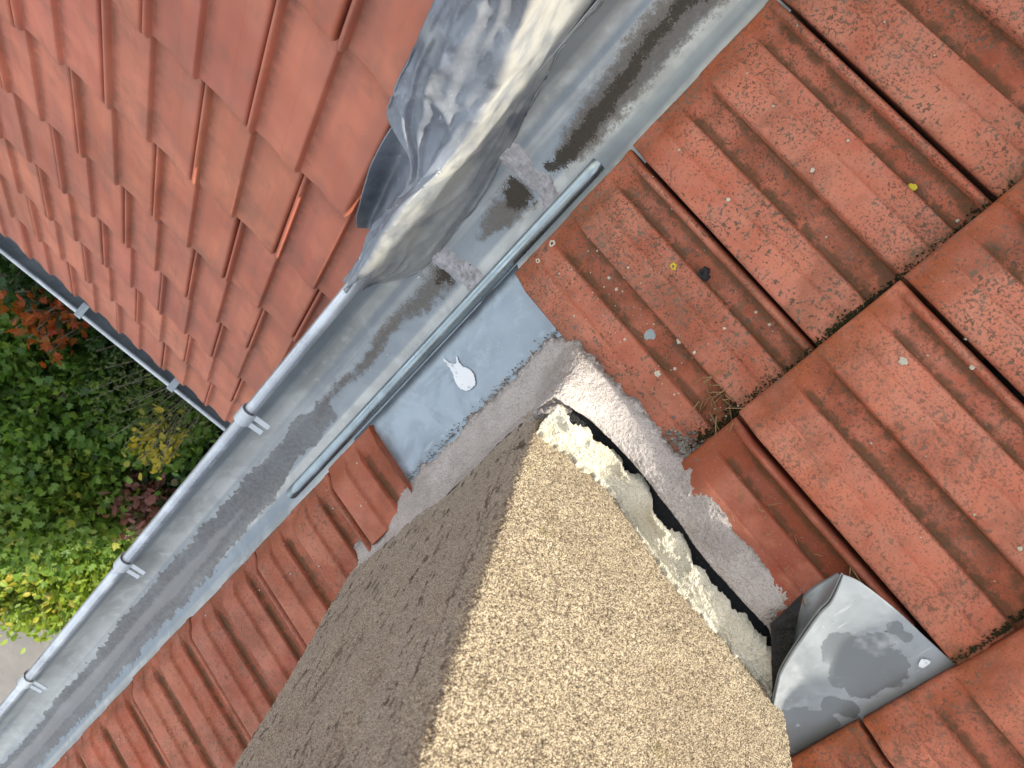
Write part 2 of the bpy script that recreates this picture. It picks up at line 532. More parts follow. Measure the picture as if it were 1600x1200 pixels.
PROF = [(.009, .002), (.0115, .008), (.020, .0112), (.028, .0126), (.040, .0126), (.050, .0108), (.056, .0070), (.061, .0022), (.065, .0004), (.070, 0), (.13, -.0006), (.184, 0),
        (.189, .0003), (.194, .0020), (.200, .0055), (.204, .0066), (.210, .0070), (.30, .0092), (.312, .0096), (.317, .0108), (.324, .0136), (.329, .0146), (.336, .0150), (.40, .0154), (.470, .0152),
        (.483, .0149), (.489, .0138), (.495, .0105), (.505, .0042), (.510, .0012), (.515, .0002), (.522, 0), (.60, -.0006), (.668, 0), (.673, .0003), (.678, .0020), (.684, .0055), (.688, .0066), (.694, .0070),
        (.785, .0092), (.797, .0096), (.802, .0108), (.809, .0136), (.814, .0146), (.822, .0150), (.89, .0155), (.960, .0153), (.974, .0148), (.984, .0130), (.989, .0095), (.990, .004)]
PROF_W = [(.006, .002), (.0095, .008), (.020, .0110), (.028, .0122), (.040, .0122), (.048, .0106), (.054, .0065), (.058, .0018), (.062, .0003), (.068, 0), (.15, .0002), (.215, .0008),
          (.23, .0016), (.30, .0044), (.315, .0050), (.322, .0062), (.332, .0072), (.40, .0090), (.465, .0100), (.480, .0099), (.486, .0090), (.493, .0055), (.499, .0014), (.504, .0002), (.512, 0), (.60, .0003), (.695, .0008),
          (.71, .0016), (.78, .0044), (.795, .0050), (.802, .0062), (.812, .0072), (.88, .0095), (.955, .0112), (.972, .0110), (.984, .0095), (.990, .0065), (.9915, .002)]
PU = np.array([p[0] for p in PROF]); PH = np.array([p[1] for p in PROF]) * 1.22
PUW = np.array([p[0] for p in PROF_W]); PHW = np.array([p[1] for p in PROF_W])

def prof(u, wing=False):
    return np.interp(u, PUW, PHW) if wing else np.interp(u, PU, PH)

def groove_at(u):
    """1 close to the foot of a rib"""
    g = np.zeros_like(u)
    for c, w in ((.068, .013), (.188, .016), (.514, .020), (.670, .016)):
        g = np.maximum(g, np.clip(1 - np.abs(u - c) / w, 0, 1))
    return g

def tile_mesh(name, mat, W=TW, expo=EXPO, L=TL, u0=0.0, u1=1.0, ragged=0.0, seed=0, amp=1.0, s_end=None, wing=False):
    PU = PUW if wing else globals()['PU']
    us = [u for u in PU if u0 <= u <= u1]
    if u0 > PU[0]: us = [u0] + [u for u in us if u > u0 + .004]
    if u1 < PU[-1]: us = [u for u in us if u < u1 - .004] + [u1]
    us = np.array(us)
    Lx = s_end or L
    ss = np.array([0, .0012, .0035, .007, .012, .018, .025, .034, .046, .062, .09, .14, .20, .26, .32, .36, .40])
    ss = np.append(ss[ss < Lx - .01], Lx)
    U, S = np.meshgrid(us, ss, indexing='ij')
    fade = (.75 + .25 * sstep(.002, .020, S)) if wing else (.14 + .86 * sstep(.004, .036, S))
    H = prof(U, wing) * amp * fade
    H = H - .0055 * (1 - np.sqrt(np.clip(1 - (1 - np.clip(S / .006, 0, 1)) ** 2, 0, 1)))      # rounded front lip
    H = H + LIFT * (1 - S / expo)
    X, Y = U * W, S.copy()
    if ragged:
        wob = (fbm(S * 60, S * 0 + seed, octs=3, seed=seed) - .5) * ragged
        k1 = sstep(u1 - .25, u1, U) if u1 < 1 else (sstep(.9, 1, U) if ragged > 0 else 0)
        X = X + wob * k1
    nu, nv = U.shape
    V = np.stack([X, Y, H], -1).reshape(-1, 3)
    F = grid_faces(nu, nv)
    # skirt down to the underside and a bottom face
    low = V.copy().reshape(nu, nv, 3)
    low[..., 2] = LIFT * (1 - low[..., 1] / expo) - .013 + prof(U, wing) * amp * .5 * fade
    ring = [(i, 0) for i in range(nu)] + [(nu - 1, j) for j in range(1, nv)] + [(i, nv - 1) for i in range(nu - 2, -1, -1)] + [(0, j) for j in range(nv - 2, 0, -1)]
    base = len(V)
    add = np.array([low[i, j] for i, j in ring])
    top2 = np.array([V.reshape(nu, nv, 3)[i, j] for i, j in ring])
    V = np.vstack([V, top2, add])
    n = len(ring)
    for a in range(n):
        b = (a + 1) % n
        F.append((base + a, base + n + a, base + n + b, base + b))
    # bottom: front row to back row
    bi = base + n
    front = list(range(nu)); back = [nu + nv - 2 + (nu - 1 - i) for i in range(nu)]
    for i in range(nu - 1):
        F.append((bi + front[i], bi + back[i] % n, bi + back[i + 1] % n, bi + front[i + 1]))
    Uf = np.concatenate([U.ravel(), np.array([U[i, j] for i, j in ring] * 2)])
    Sf = np.concatenate([S.ravel(), np.array([S[i, j] for i, j in ring] * 2)])
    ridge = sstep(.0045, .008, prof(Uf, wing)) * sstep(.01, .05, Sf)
    edge = np.clip(1 - Sf / .05, 0, 1) * .9 + .35 * np.clip((Sf - .2) / .12, 0, 1)
    groove = groove_at(Uf) * sstep(.01, .04, Sf)
    groove = np.maximum(groove, np.clip((Sf - (expo - .035)) / .03, 0, 1) * .9)
    me_o = add_mesh(name, V, F, mat, None, True, {'edge': edge, 'groove': groove, 'ridge': ridge})
    return me_o

def roof_root(name, right, up, normal, loc, label):
    o = empty(name, loc, label, 'roof')
    M4 = Matrix((Vector(right), Vector(up), Vector(normal))).transposed().to_4x4()
    M4.translation = Vector(loc)
    o.matrix_world = M4
    return o

cT, sT = math.cos(TH), math.sin(TH)
main_roof = roof_root('tiled_roof', (1, 0, 0), (0, cT, sT), (0, -sT, cT), (0, 0, 0),
                      'weathered lichen-spotted red clay tile roof around the chimney')

proto = tile_mesh('roof_tile', CLAY)
proto_used = False
def place_tile(root, mesh_obj, x, s, h, col, first, yaw=0.0, roll=0.0):
    o = mesh_obj if first else mesh_obj.copy()
    if not first: C.objects.link(o)
    o.parent = root
    o.location = (x, s, h)
    o.rotation_euler = (0, roll, yaw)
    o.color = col
    return o

r2 = random.Random(3)
def tcol(lo=.82, hi=1.12, lich=1.0):
    b = r2.uniform(lo, hi)
    return (b * r2.uniform(.97, 1.04), b * r2.uniform(.94, 1.04), b * r2.uniform(.92, 1.05), lich * r2.uniform(.65, 1.1))

COURSE_H = [-.012, -.004, -.002, -.002]
used = False
for k in range(4):
    s = k * EXPO
    offs = 0.0 if k % 2 == 0 else 0.1
    n0, n1 = (-5, 10)
    for t in range(n0, n1):
        x = t * TW + offs
        special = None
        lich = 1.0
        col = tcol()
        if k == 0:
            if t == 0: lich = .55
            if t == 1: continue                          # chimney apron stands here
            if t == 2:
                special = tile_mesh('roof_tile', CLAY, u0=.50, s_end=.13, ragged=0); lich = .2
                col = (.95, .92, .92, .2)
            if t >= 3:
                lich = .75
                col = tuple(c * .93 for c in col[:3]) + (lich,)
        elif k == 1:
            if t == 0:
                special = tile_mesh('roof_tile', CLAY, u1=.80, s_end=.255); col = (.70, .58, .55, .2)
            if t in (1, 2): continue
            if t < 0: col = tcol(.92, 1.14)
        else:
            if k == 2 and t == 1: lich = .9
        src = special or proto
        first = special is not None or not used
        if src is proto and first: used = True
        place_tile(main_roof, src, x + r2.uniform(-.0012, .0012), s + r2.uniform(-.002, .002), COURSE_H[k] + r2.uniform(-.0008, .0008), col, first,
                   yaw=r2.uniform(-.004, .004))

deck_v = [(-1.2, .010, -.03), (2.3, .010, -.03), (2.3, 4 * EXPO + .04, -.03), (-1.2, 4 * EXPO + .04, -.03),
          (-1.2, .010, -.06), (2.3, .010, -.06), (2.3, 4 * EXPO + .04, -.06), (-1.2, 4 * EXPO + .04, -.06)]
box_f = [(0, 1, 2, 3), (7, 6, 5, 4), (0, 4, 5, 1), (1, 5, 6, 2), (2, 6, 7, 3), (3, 7, 4, 0)]
add_mesh('roof_deck', deck_v, box_f, DECK, main_roof, False)
RIDGE_S = 3.7
slope_v = [(-5.0, 4 * EXPO, .022), (1.9, 4 * EXPO, .022), (1.9, RIDGE_S, .022), (-5.0, RIDGE_S, .022),
           (-5.0, 4 * EXPO, -.06), (1.9, 4 * EXPO, -.06), (1.9, RIDGE_S, -.06), (-5.0, RIDGE_S, -.06)]
add_mesh('upper_slope', slope_v, box_f, CLAY, main_roof, False)  # unseen rest of the roof, height and extent set to control low sun
side_v = [(-5.0, .0, .03), (-1.2, .0, .03), (-1.2, 4 * EXPO, .03), (-5.0, 4 * EXPO, .03), (-5.0, .0, -.06), (-1.2, .0, -.06), (-1.2, 4 * EXPO, -.06), (-5.0, 4 * EXPO, -.06)]
add_mesh('side_slope', side_v, box_f, CLAY, main_roof, False)  # unseen side of the roof, raised to block low sun

def R(x, s, h):                      # main-roof coordinates to the world
    return (x, s * cT - h * sT, s * sT + h * cT)

# ================================================================== WING ROOF
TL_ANG = math.radians(40.28)
cL, sL = math.cos(TL_ANG), math.sin(TL_ANG)
OL = Vector((.633, -.731, -.446))
EXL, WL = .3165, .1976
wing_roof = roof_root('tiled_roof', (0, 1, 0), (-cL, 0, sL), (sL, 0, cL), OL,
                      'clean orange clay tile roof falling away to the garden at the left')
lproto = tile_mesh('roof_tile', CLAY2, W=WL, expo=EXL, L=.42, amp=1.2, wing=True)
lhalf = tile_mesh('roof_tile', CLAY2, W=WL, expo=EXL, L=.42, u1=.5, amp=1.2, wing=True)
lcut = tile_mesh('roof_tile', CLAY2, W=WL, expo=EXL, L=.42, u1=.5, amp=1.2, wing=True)
u_used = {id(lproto): False, id(lhalf): False, id(lcut): False}
def ltile(src, y, n):
    f = not u_used[id(src)]
    u_used[id(src)] = True
    b = r2.uniform(.90, 1.06)
    col = (b, b * r2.uniform(.96, 1.04), b * r2.uniform(.96, 1.04), 1)
    place_tile(wing_roof, src, y + r2.uniform(-.0012, .0012), -n * EXL + r2.uniform(-.003, .003), -.020 + r2.uniform(-.001, .001), col, f,
               yaw=r2.uniform(-.006, .006), roll=r2.uniform(-.006, .006))
for n in range(-3, 6):
    half = 0.5 if n % 2 else 0.0
    # last column ends at the verge beside the gutter
    m_hi = 3 if half == 0 else 2
    m_lo = -4 if n < 1 else -6
    for mm in range(m_lo, m_hi):
        y = (mm + half) * WL
        if n <= -2 and half == 0 and mm == m_hi - 1:
            ltile(lcut, y, n); continue
        ltile(lproto, y, n)
    if half and n > 0:
        ltile(lhalf, (m_hi + half) * WL, n)
for (xe, ya, yb) in ((.59, -5 * EXL + .08, .6), (.49, .6, 3 * EXL + .4)):
    wd = [(-1.5, ya, -.045), (xe, ya, -.045), (xe, yb, -.045), (-1.5, yb, -.045)]
    wd = wd + [(x, y, z - .04) for x, y, z in wd]
    add_mesh('roof_deck', wd, box_f, DECK, wing_roof, False)
wu = [(-1.5, 4 * EXL + .1, .01), (.49, 4 * EXL + .1, .01), (.49, 2.6, .01), (-1.5, 2.6, .01)]
wu = wu + [(x, y, z - .04) for x, y, z in wu]
add_mesh('upper_slope', wu, box_f, CLAY2, wing_roof, False)

# ================================================================== UNSEEN HOUSE WALLS, ADDED TO BLOCK LIGHT
def box(name, lo, hi, mat, parent=None):
    x0, y0, z0 = lo; x1, y1, z1 = hi
    v = [(x0, y0, z1), (x1, y0, z1), (x1, y1, z1), (x0, y1, z1), (x0, y0, z0), (x1, y0, z0), (x1, y1, z0), (x0, y1, z0)]
    return add_mesh(name, v, box_f, mat, parent, False)
GZ = -4.5
tag(box('unseen_house_wall', (-5, .32, GZ), (1.75, 3.9, -.12), WALL), 'unseen pale rendered house wall under the main gutter, sized to steer the sun', 'wall')  # unseen block, depth and end set so sun reaches the far shrubs
tag(box('unseen_house_wall', (-2.2, -2.1, GZ), (1.62, .30, -2.0), WALL), 'unseen pale rendered wall of the lower wing under the orange roof, added to block light', 'wall')  # unseen block under the wing, added to stop light

# ================================================================== MAIN GUTTER
gutter = empty('roof_gutter', (0, -.06, -.11), 'grey zinc eaves gutter with dark wet streak running beside the chimney', 'gutter')
def gpart(o):
    o.parent = gutter
    o.location = Vector(o.location) - Vector(gutter.location)
    return o
BY, BZ, BR = -.146, -.052, .0098
gp = [(BY + .006, BZ - .004), (-.1365, -.066), (-.1315, -.080), (-.121, -.094), (-.104, -.1035), (-.084, -.1085), (-.060, -.110), (-.036, -.1075),
      (-.014, -.0995), (.006, -.084), (.020, -.060), (.027, -.034)]
gprof = lerp_rows(gp, 46)
def trough_z(y): return np.interp(y, gprof[:, 0], gprof[:, 1])
gx = np.linspace(-1.0, 2.2, 900)
GX, GJ = np.meshgrid(gx, np.arange(len(gprof)), indexing='ij')
GYv, GZv = gprof[GJ, 0], gprof[GJ, 1]
wob = (fbm(GX * 3, GYv * 10, octs=2, seed=5) - .5) * .003
PG = np.stack([GX, GYv, GZv + wob], -1)
def bandmask(x, y, stations):
    xs = [q[0] for q in stations]
    c = np.interp(x, xs, [q[1] for q in stations]); w = np.interp(x, xs, [q[2] for q in stations])
    e = np.interp(x, xs, [q[3] for q in stations])
    return np.clip((1 - np.abs(y - c) / np.maximum(w, 1e-4)), -1, 1) * e - (1 - e)
GYn = GYv + (fbm(GX * 14, GYv * 0, octs=4, seed=201, rough=.6) - .5) * .022
GYw = GYv + (fbm(GX * 9, np.sign(GYv + .055) * 3, octs=5, seed=203, rough=.62) - .5) * .012
dark = bandmask(GX, GYn, [(-1, -.072, .022, .95), (-.2, -.066, .019, .95), (-.12, -.066, .014, .7), (0, -.058, .015, .85), (.07, -.054, .014, .9), (.105, -.056, .012, .8), (.112, -.058, .012, -.4), (.136, -.062, .012, -.3),
                          (.142, -.062, .024, 1.0), (.165, -.060, .020, .9), (.185, -.058, .014, .3), (.20, -.058, .01, -.6), (.296, -.06, .01, -.6), (.303, -.062, .022, .85), (.325, -.064, .014, .6), (.35, -.065, .01, -.2), (.37, -.065, .01, -.8), (.52, -.065, .01, -.6), (.55, -.07, .004, .2), (.61, -.062, .006, .35), (.66, -.06, .006, -.8), (2.2, -.06, .01, -1)])
brown = bandmask(GX, GYn, [(-1, -.07, .04, 1), (-.2, -.066, .034, 1), (.06, -.055, .028, .9), (.12, -.06, .02, .3), (.145, -.06, .034, .8), (.20, -.058, .022, .9), (.26, -.058, .012, .3), (.29, -.06, .012, .0),
                           (.305, -.064, .034, .8), (.40, -.073, .017, .75), (.55, -.07, .014, .7), (.64, -.062, .016, .6), (.68, -.06, .01, -.8), (2.2, -.06, .01, -1)])
wet = bandmask(GX, GYw, [(-1, -.06, .01, -1), (.56, -.062, .010, -.9), (.60, -.062, .024, .8), (.66, -.063, .026, 1), (.70, -.064, .019, 1), (.80, -.061, .028, 1), (1.0, -.057, .031, 1), (1.3, -.054, .032, 1), (1.7, -.048, .031, 1), (2.2, -.046, .031, 1)])
silt = bandmask(GX, GYw, [(-1, -.06, .01, -1), (.66, -.06, .010, -.4), (.76, -.059, .012, .4), (1.0, -.057, .013, .8), (1.3, -.056, .013, .8), (1.5, -.053, .013, 1), (2.2, -.05, .016, 1)])
gpart(grid('trough', PG, GUTTER, attrs={'dark': dark, 'brown': brown, 'wet': wet, 'silt': silt}, thick=.0012, flip=True))
bx = np.linspace(.33, 2.2, 60)
v, f = tube_mesh([(x, BY, BZ + .0008 * math.sin(x * 9)) for x in bx], BR, 20)
gpart(add_mesh('bead', v, f, BEAD))

def clip_mesh():
    V, F = [], []
    n = 18; w = .0125; r0, r1 = BR + .0022, BR + .0038
    for i in range(n + 1):                                # band wrapping the bead from outside-below over the top
        a = math.radians(215 - 205 * i / n)
        for (r, x) in ((r0, -w), (r1, -w), (r1, w), (r0, w)):
            V.append((x, r * math.cos(a), r * math.sin(a)))
    for i in range(n):
        for j in range(4):
            a, b = i * 4 + j, i * 4 + (j + 1) % 4
            F.append((a, b, b + 4, a + 4))
    F.append((0, 3, 2, 1)); F.append((n * 4, n * 4 + 1, n * 4 + 2, n * 4 + 3))
    y0 = r0 * math.cos(math.radians(10)); z0 = r0 * math.sin(math.radians(10))
    parts = [(V, F)]
    for (xa, xb, ln) in ((-w, -w * .25, .026), (w * .25, w, .023)):
        y1 = y0 + ln
        vv = [(xa, y0 - .003, z0), (xb, y0 - .003, z0), (xb, y1, z0 - .004), (xa, y1, z0 - .004)]
        vv = vv + [(x, y, z + .0016) for x, y, z in vv]
        parts.append((vv, [(3, 2, 1, 0), (4, 5, 6, 7), (0, 1, 5, 4), (1, 2, 6, 5), (2, 3, 7, 6), (3, 0, 4, 7)]))
    return merge(parts)
cv, cf = clip_mesh()
clip0 = None
for x in (.664, 1.063, 1.466, 1.87):
    if clip0 is None:
        o = clip0 = add_mesh('clip', cv, cf, CLIPM, None, False)
    else:
        o = clip0.copy(); C.objects.link(o)
    o.location = (x, BY, BZ)
    gpart(o)

# sealed joints across the trough
def seam(x0, y0, y1, skew, seed):
    ny, nx = 60, 26
    ys = np.linspace(y0, y1, ny)
    P = np.zeros((ny, nx, 3))
    for i, y in enumerate(ys):
        wdt = .0150 * (.75 + .6 * fbm(np.array([y * 60]), np.array([0.]), octs=3, seed=seed)[0])
        cx = x0 + skew * (y - y0) + (fbm(np.array([y * 45]), np.array([3.]), octs=3, seed=seed)[0] - .5) * .012
        q = np.linspace(-1, 1, nx)
        px = cx + q * wdt
        dome = np.clip(1 - q ** 4, 0, 1)
        lump = fbm(px * 160, np.full(nx, y * 160), octs=4, seed=seed + 3)
        crack = np.abs(vnoise(px * 190, np.full(nx, y * 120), seed=seed + 9) - .5)
        P[i, :, 0] = px
        P[i, :, 1] = y
        P[i, :, 2] = trough_z(y) + .0002 + dome * (.0016 + .0060 * lump) - dome * .0016 * (crack < .06)
    return P
for (x0, y0, y1, sk, sd) in ((.122, -.112, -.008, .05, 4), (.289, -.098, -.004, -.12, 11)):
    gpart(grid('sealed_joint', seam(x0, y0, y1, sk, sd), SEAL))

# small white scratches / flake in the trough
def flake(px, py, pz, r, seed, squash=.5):
    n = 9
    rr_ = random.Random(seed)
    v = [(px, py, pz + .0012)] + [(px + r * rr_.uniform(.5, 1.2) * math.cos(2 * math.pi * i / n), py + squash * r * rr_.uniform(.5, 1.2) * math.sin(2 * math.pi * i / n), pz + .0004) for i in range(n)]
    return v, [(0, i + 1, (i + 1) % n + 1) for i in range(n)]

for (fx, fyy, fr, sd) in ((1.10, -.118, .0045, 1), (1.108, -.113, .0035, 2), (.335, -.09, .0025, 3), (.30, -.088, .002, 4), (.72, -.12, .0015, 5), (.46, -.05, .002, 6), (1.3, -.10, .0014, 7), (.9, -.125, .0013, 9)):
    v, f = flake(fx, fyy, float(trough_z(fyy)) + .0015, fr, sd)
    gpart(add_mesh('white_fleck', v, f, WHITE))

# ================================================================== CHIMNEY
chim = empty('chimney', (.456, .30, .15), 'rough cast rendered chimney shaft with cracked grey mortar fillet', 'chimney')
def cpart(o):
    o.parent = chim
    o.location = Vector(o.location) - Vector(chim.location)
    return o
CX0, CX1, CY0, CY1 = .2545, .655, .1145, .476
RES = .0015
cr = .007
# perimeter: left face (x from CX1 to CX0), corner, right face (y from CY0 to CY1), far corner
lenA, lenB = CX1 - CX0, CY1 - CY0
wq = np.arange(0, lenA + lenB + .012, RES)
zq = np.concatenate([np.arange(.0, .72, RES), np.linspace(.72, 1.15, 12)])
def perim(w):
    x = np.where(w < lenA, CX1 - w, CX0); y = np.where(w < lenA, CY0, CY0 + (w - lenA))
    nx = np.where(w < lenA, 0., -1.); ny = np.where(w < lenA, -1., 0.)
    # round the corner
    d = w - lenA
    k = np.abs(d) < cr * 1.2
    t = np.clip((d / (cr * 1.2) + 1) / 2, 0, 1) * math.pi / 2
    kx, ky = CX0 + cr * 1.2, CY0 + cr * 1.2
    x = np.where(k, kx - cr * 1.2 * np.sin(t), x); y = np.where(k, ky - cr * 1.2 * np.cos(t), y)
    nx = np.where(k, -np.sin(t), nx); ny = np.where(k, -np.cos(t), ny)
    # far corner turn
    e = w - (lenA + lenB)
    x = np.where(e > 0, CX0 + e, x); y = np.where(e > 0, CY1, y)
    nx = np.where(e > 0, -.3, nx); ny = np.where(e > 0, .95, ny)
    return x, y, nx, ny
WQ, ZQ = np.meshgrid(wq, zq, indexing='ij')
px, py, nx, ny = perim(WQ)
g1, id1 = worley(WQ * 290, ZQ * 290, 3)
g2, id2 = worley(WQ * 470, ZQ * 470, 8)
d1 = np.sqrt(np.clip(1 - (g1 * 1.55) ** 2, 0, 1)) * (id1 > .30)
d2 = np.sqrt(np.clip(1 - (g2 * 1.5) ** 2, 0, 1)) * (id2 > .25)
low = fbm(WQ * 14, ZQ * 14, octs=4, seed=21) - .5
disp = .0009 * d1 + .0008 * d2 + .008 * low
leftmask = sstep(lenA + .004, lenA - .004, WQ) if False else 1 - sstep(lenA - .004, lenA + .004, WQ)
crackx = lenA - .034 + (fbm(ZQ * 9, ZQ * 0, octs=4, seed=31) - .5) * .02
crack = np.exp(-((WQ - crackx) / .0011) ** 2) * sstep(.12, .16, ZQ) * (1 - sstep(.47, .52, ZQ))
disp = disp - .005 * crack
P = np.stack([px + nx * disp, py + ny * disp, ZQ], -1)
grain = np.maximum(d1, d2 * .8) * (1 - crack)
tone = np.clip(.15 + .85 * np.where(d1 > d2 * .8, id1, id2), 0, 1)
weather = leftmask * np.clip(.80 + (fbm(WQ * 30, ZQ * 16, octs=4, seed=77) - .5) * .9, .3, 1)
low_edge = np.clip(1 - (ZQ - .14) / .10, 0, 1) * .5 * fbm(WQ * 40, ZQ * 40, octs=3, seed=91)
weather = np.clip(weather + low_edge * leftmask, 0, 1)
cpart(grid('shaft', P, SHAFT, attrs={'grain': grain, 'tone': tone, 'weather': weather}, flip=True))
core = box('core', (CX0 + .006, CY0 + .006, -.1), (CX1, CY1 - .001, 1.15), WALL)
cpart(core)

def rz(y): return y * sT / cT        # roof height at y

def tile_h(x, s):
    k = min(int(max(s, 0) / EXPO), 3)
    offs = 0.0 if k % 2 == 0 else 0.1
    u = ((x - offs) / TW) % 1.0
    ss = s - k * EXPO
    return COURSE_H[k] + LIFT * (1 - ss / EXPO) + float(prof(np.array([u]))[0]) * (.14 + .86 * float(sstep(.004, .036, ss)))
def tile_z(x, y):
    return R(x, y / cT, tile_h(x, y / cT))[2]

# fillet stations round the foot of the shaft: toe x, toe y, top x, y, z
FST = [(.66, .096, .66, .113, .075), (.57, .088, .57, .113, .092), (.505, .080, .505, .113, .116), (.43, .081, .43, .113, .136), (.37, .081, .37, .113, .129),
       (.31, .081, .31, .113, .134), (.27, .079, .272, .1125, .139), (.235, .077, .255, .111, .148), (.214, .078, .245, .109, .158), (.199, .085, .233, .107, .166),
       (.187, .097, .223, .107, .170), (.181, .115, .217, .113, .169), (.180, .145, .215, .143, .161), (.178, .180, .215, .18, .156), (.177, .219, .215, .219, .164),
       (.176, .245, .215, .248, .174), (.166, .272, .215, .275, .190), (.165, .293, .215, .296, .203), (.170, .327, .215, .328, .225), (.174, .365, .215, .365, .235),
       (.170, .400, .215, .403, .246), (.178, .418, .216, .420, .246), (.196, .430, .222, .432, .246)]
nst, nq = 460, 46
fs = lerp_rows(np.array(FST), nst)
along = np.linspace(0, 1, nst)
jit = fbm(along * 70, along * 0, octs=5, seed=43, rough=.6) - .5
P = np.zeros((nst, nq, 3)); rim = np.zeros((nst, nq))
for i in range(nst):
    tx, ty, ux, uy, uz = fs[i]
    d = np.array([tx - ux, ty - uy]); d /= max(np.linalg.norm(d), 1e-6)
    tox, toy = d * jit[i] * .016
    right_side = sstep(.40, .50, along[i])
    z0 = (rz(ty) + .0025) * (1 - right_side) + (tile_z(tx, ty) + .004) * right_side
    q = np.linspace(0, 1, nq)
    pl_ = np.where(right_side > .5, q, 1 - (1 - q) ** (1 + .6 * (1 - right_side)))
    zz_ = q ** 1.25 * (1 - right_side) + np.sin(q * math.pi / 2) ** .85 * right_side
    near = np.clip(1 - q / .14, 0, 1)
    x = tx + (ux - tx) * pl_ + tox * near; y = ty + (uy - ty) * pl_ + toy * near; z = z0 + (uz - z0) * zz_
    z = z - np.clip(.06 - q, 0, 1) / .06 * (.006 + .012 * right_side)
    P[i, :, 0], P[i, :, 1], P[i, :, 2] = x, y, z
    rim[i] = np.clip(1 - q / .16, 0, 1) * .9
nrm = np.cross(np.gradient(P, axis=0), np.gradient(P, axis=1)); nrm /= np.maximum(np.linalg.norm(nrm, axis=-1, keepdims=True), 1e-9)
if nrm[nst // 3, nq // 2, 2] < 0: nrm = -nrm
lump = (fbm(P[..., 0] * 45, P[..., 1] * 45, P[..., 2] * 45, octs=4, seed=13, rough=.5) - .5) * .008
gr1, gid = worley(P[..., 0] * 330 + P[..., 2] * 120, P[..., 1] * 330 + P[..., 2] * 150, 5)
lump = lump + .0016 * np.clip(1 - gr1 * 1.6, 0, 1) * (gid > .45)
P = P + nrm * lump[..., None]
flipf = nrm[nst // 3, nq // 2] @ np.cross(P[nst // 3 + 1, nq // 2] - P[nst // 3, nq // 2], P[nst // 3, nq // 2 + 1] - P[nst // 3, nq // 2]) < 0
cpart(grid('mortar_fillet', P, MORTAR, attrs={'rim': rim}, flip=bool(flipf), thick=.002))

# black sealing strip in the open crack behind the fillet, and the cream mortar ledge above it
yk = [.108, .143, .18, .219, .248, .291, .328, .365, .405, .432, .46]
def crest(y): return np.interp(y, yk, [.170, .161, .156, .164, .174, .199, .225, .235, .246, .246, .25])
def cream_lo(y): return np.interp(y, [.116, .142, .175, .208, .238, .284, .326, .363, .405, .445, .475], [.152, .157, .155, .144, .152, .194, .217, .230, .243, .250, .262])
nys = 170
ys = np.linspace(.126, .470, nys)
P = np.zeros((nys, 9, 3))
for i, y in enumerate(ys):
    q = np.linspace(0, 1, 9)
    n0 = (fbm(np.array([y * 60]), np.array([0.]), octs=3, seed=63)[0] - .5) * .004
    P[i, :, 0] = (.213 + .028 * q) if y > .142 else (.222 - .004 * (y - .126) / .016 + (.004 + .022 * (y - .126) / .016) * q)
    P[i, :, 1] = y
    P[i, :, 2] = (crest(y) - .010) * (1 - q) + (cream_lo(y) - .001) * q - .004 * np.sin(q * math.pi) + n0
cpart(grid('sealing_strip', P, BITUMEN, flip=True))

ny_, nz_ = 230, 40
ys = np.linspace(.120, .476, ny_)
upz = np.interp(ys, [.118, .15, .174, .22, .252, .302, .359, .407, .45, .481], [.146, .143, .137, .148, .171, .200, .221, .232, .245, .259])
upz = upz + (fbm(ys * 45, ys * 0, octs=5, seed=71, rough=.65) - .5) * .034
low_j = (fbm(ys * 60, ys * 0, octs=5, seed=171, rough=.65) - .5) * .026
climb = .002 + .030 * np.clip(fbm(ys * 38, ys * 0, octs=5, seed=271, rough=.7) - .28, 0, 1)
P = np.zeros((ny_, nz_, 3)); rim = np.zeros((ny_, nz_))
for i, y in enumerate(ys):
    q = np.linspace(0, 1, nz_)
    zl = cream_lo(y) + .014
    lj = low_j[i] * np.clip(1 - q / .3, 0, 1)
    x = .2245 + lj * .5 + (CX0 - .2285) * np.clip(q / .7, 0, 1) ** .8
    z = zl + (max(upz[i], zl + .003) - zl) * np.clip(q / .7, 0, 1) ** 1.1 + np.clip((q - .7) / .3, 0, 1) * climb[i]
    nn = (fbm(np.full(nz_, y * 70), q * 3, octs=5, seed=83, rough=.65) - .5)
    gw, gi = worley(np.full(nz_, y * 260), q * 9, 15)
    nn = nn + .35 * np.clip(1 - gw * 1.5, 0, 1) * (gi > .35)
    x = x + np.clip((q - .92) / .08, 0, 1) * .006
    P[i, :, 0] = x - nn * .004; P[i, :, 1] = y + nn * .002; P[i, :, 2] = z + lj + nn * .004 + .003 * np.sin(q * math.pi)
    rim[i] = np.clip((q - .78) / .22, 0, 1) * .5
P[:, 0, 2] -= .010
cpart(grid('mortar_ledge', P, CREAM, attrs={'rim': rim}, flip=True))

def patch(corners, nu, nv, amp, seed, freq=70):
    a, b, c, d = [np.array(q, float) for q in corners]          # a-b bottom, d-c top
    P = np.zeros((nu, nv, 3))
    for i in range(nu):
        for j in range(nv):
            u, v = i / (nu - 1), j / (nv - 1)
            P[i, j] = (a * (1 - u) + b * u) * (1 - v) + (d * (1 - u) + c * u) * v
    n = np.cross(b - a, d - a); n /= np.linalg.norm(n)
    k = fbm(P[..., 0] * freq, P[..., 1] * freq, P[..., 2] * freq, octs=4, seed=seed) - .5
    return P + n * (k * amp)[..., None]

# mortar bridging the crack at the corner of the shaft
cpart(grid('mortar_patch', patch([(.217, .108, .160), (.270, .112, .150), (.266, .136, .150), (.222, .138, .150)], 40, 30, .008, 25, 160), MORTAR, attrs={'rim': np.full((40, 30), .35)}))

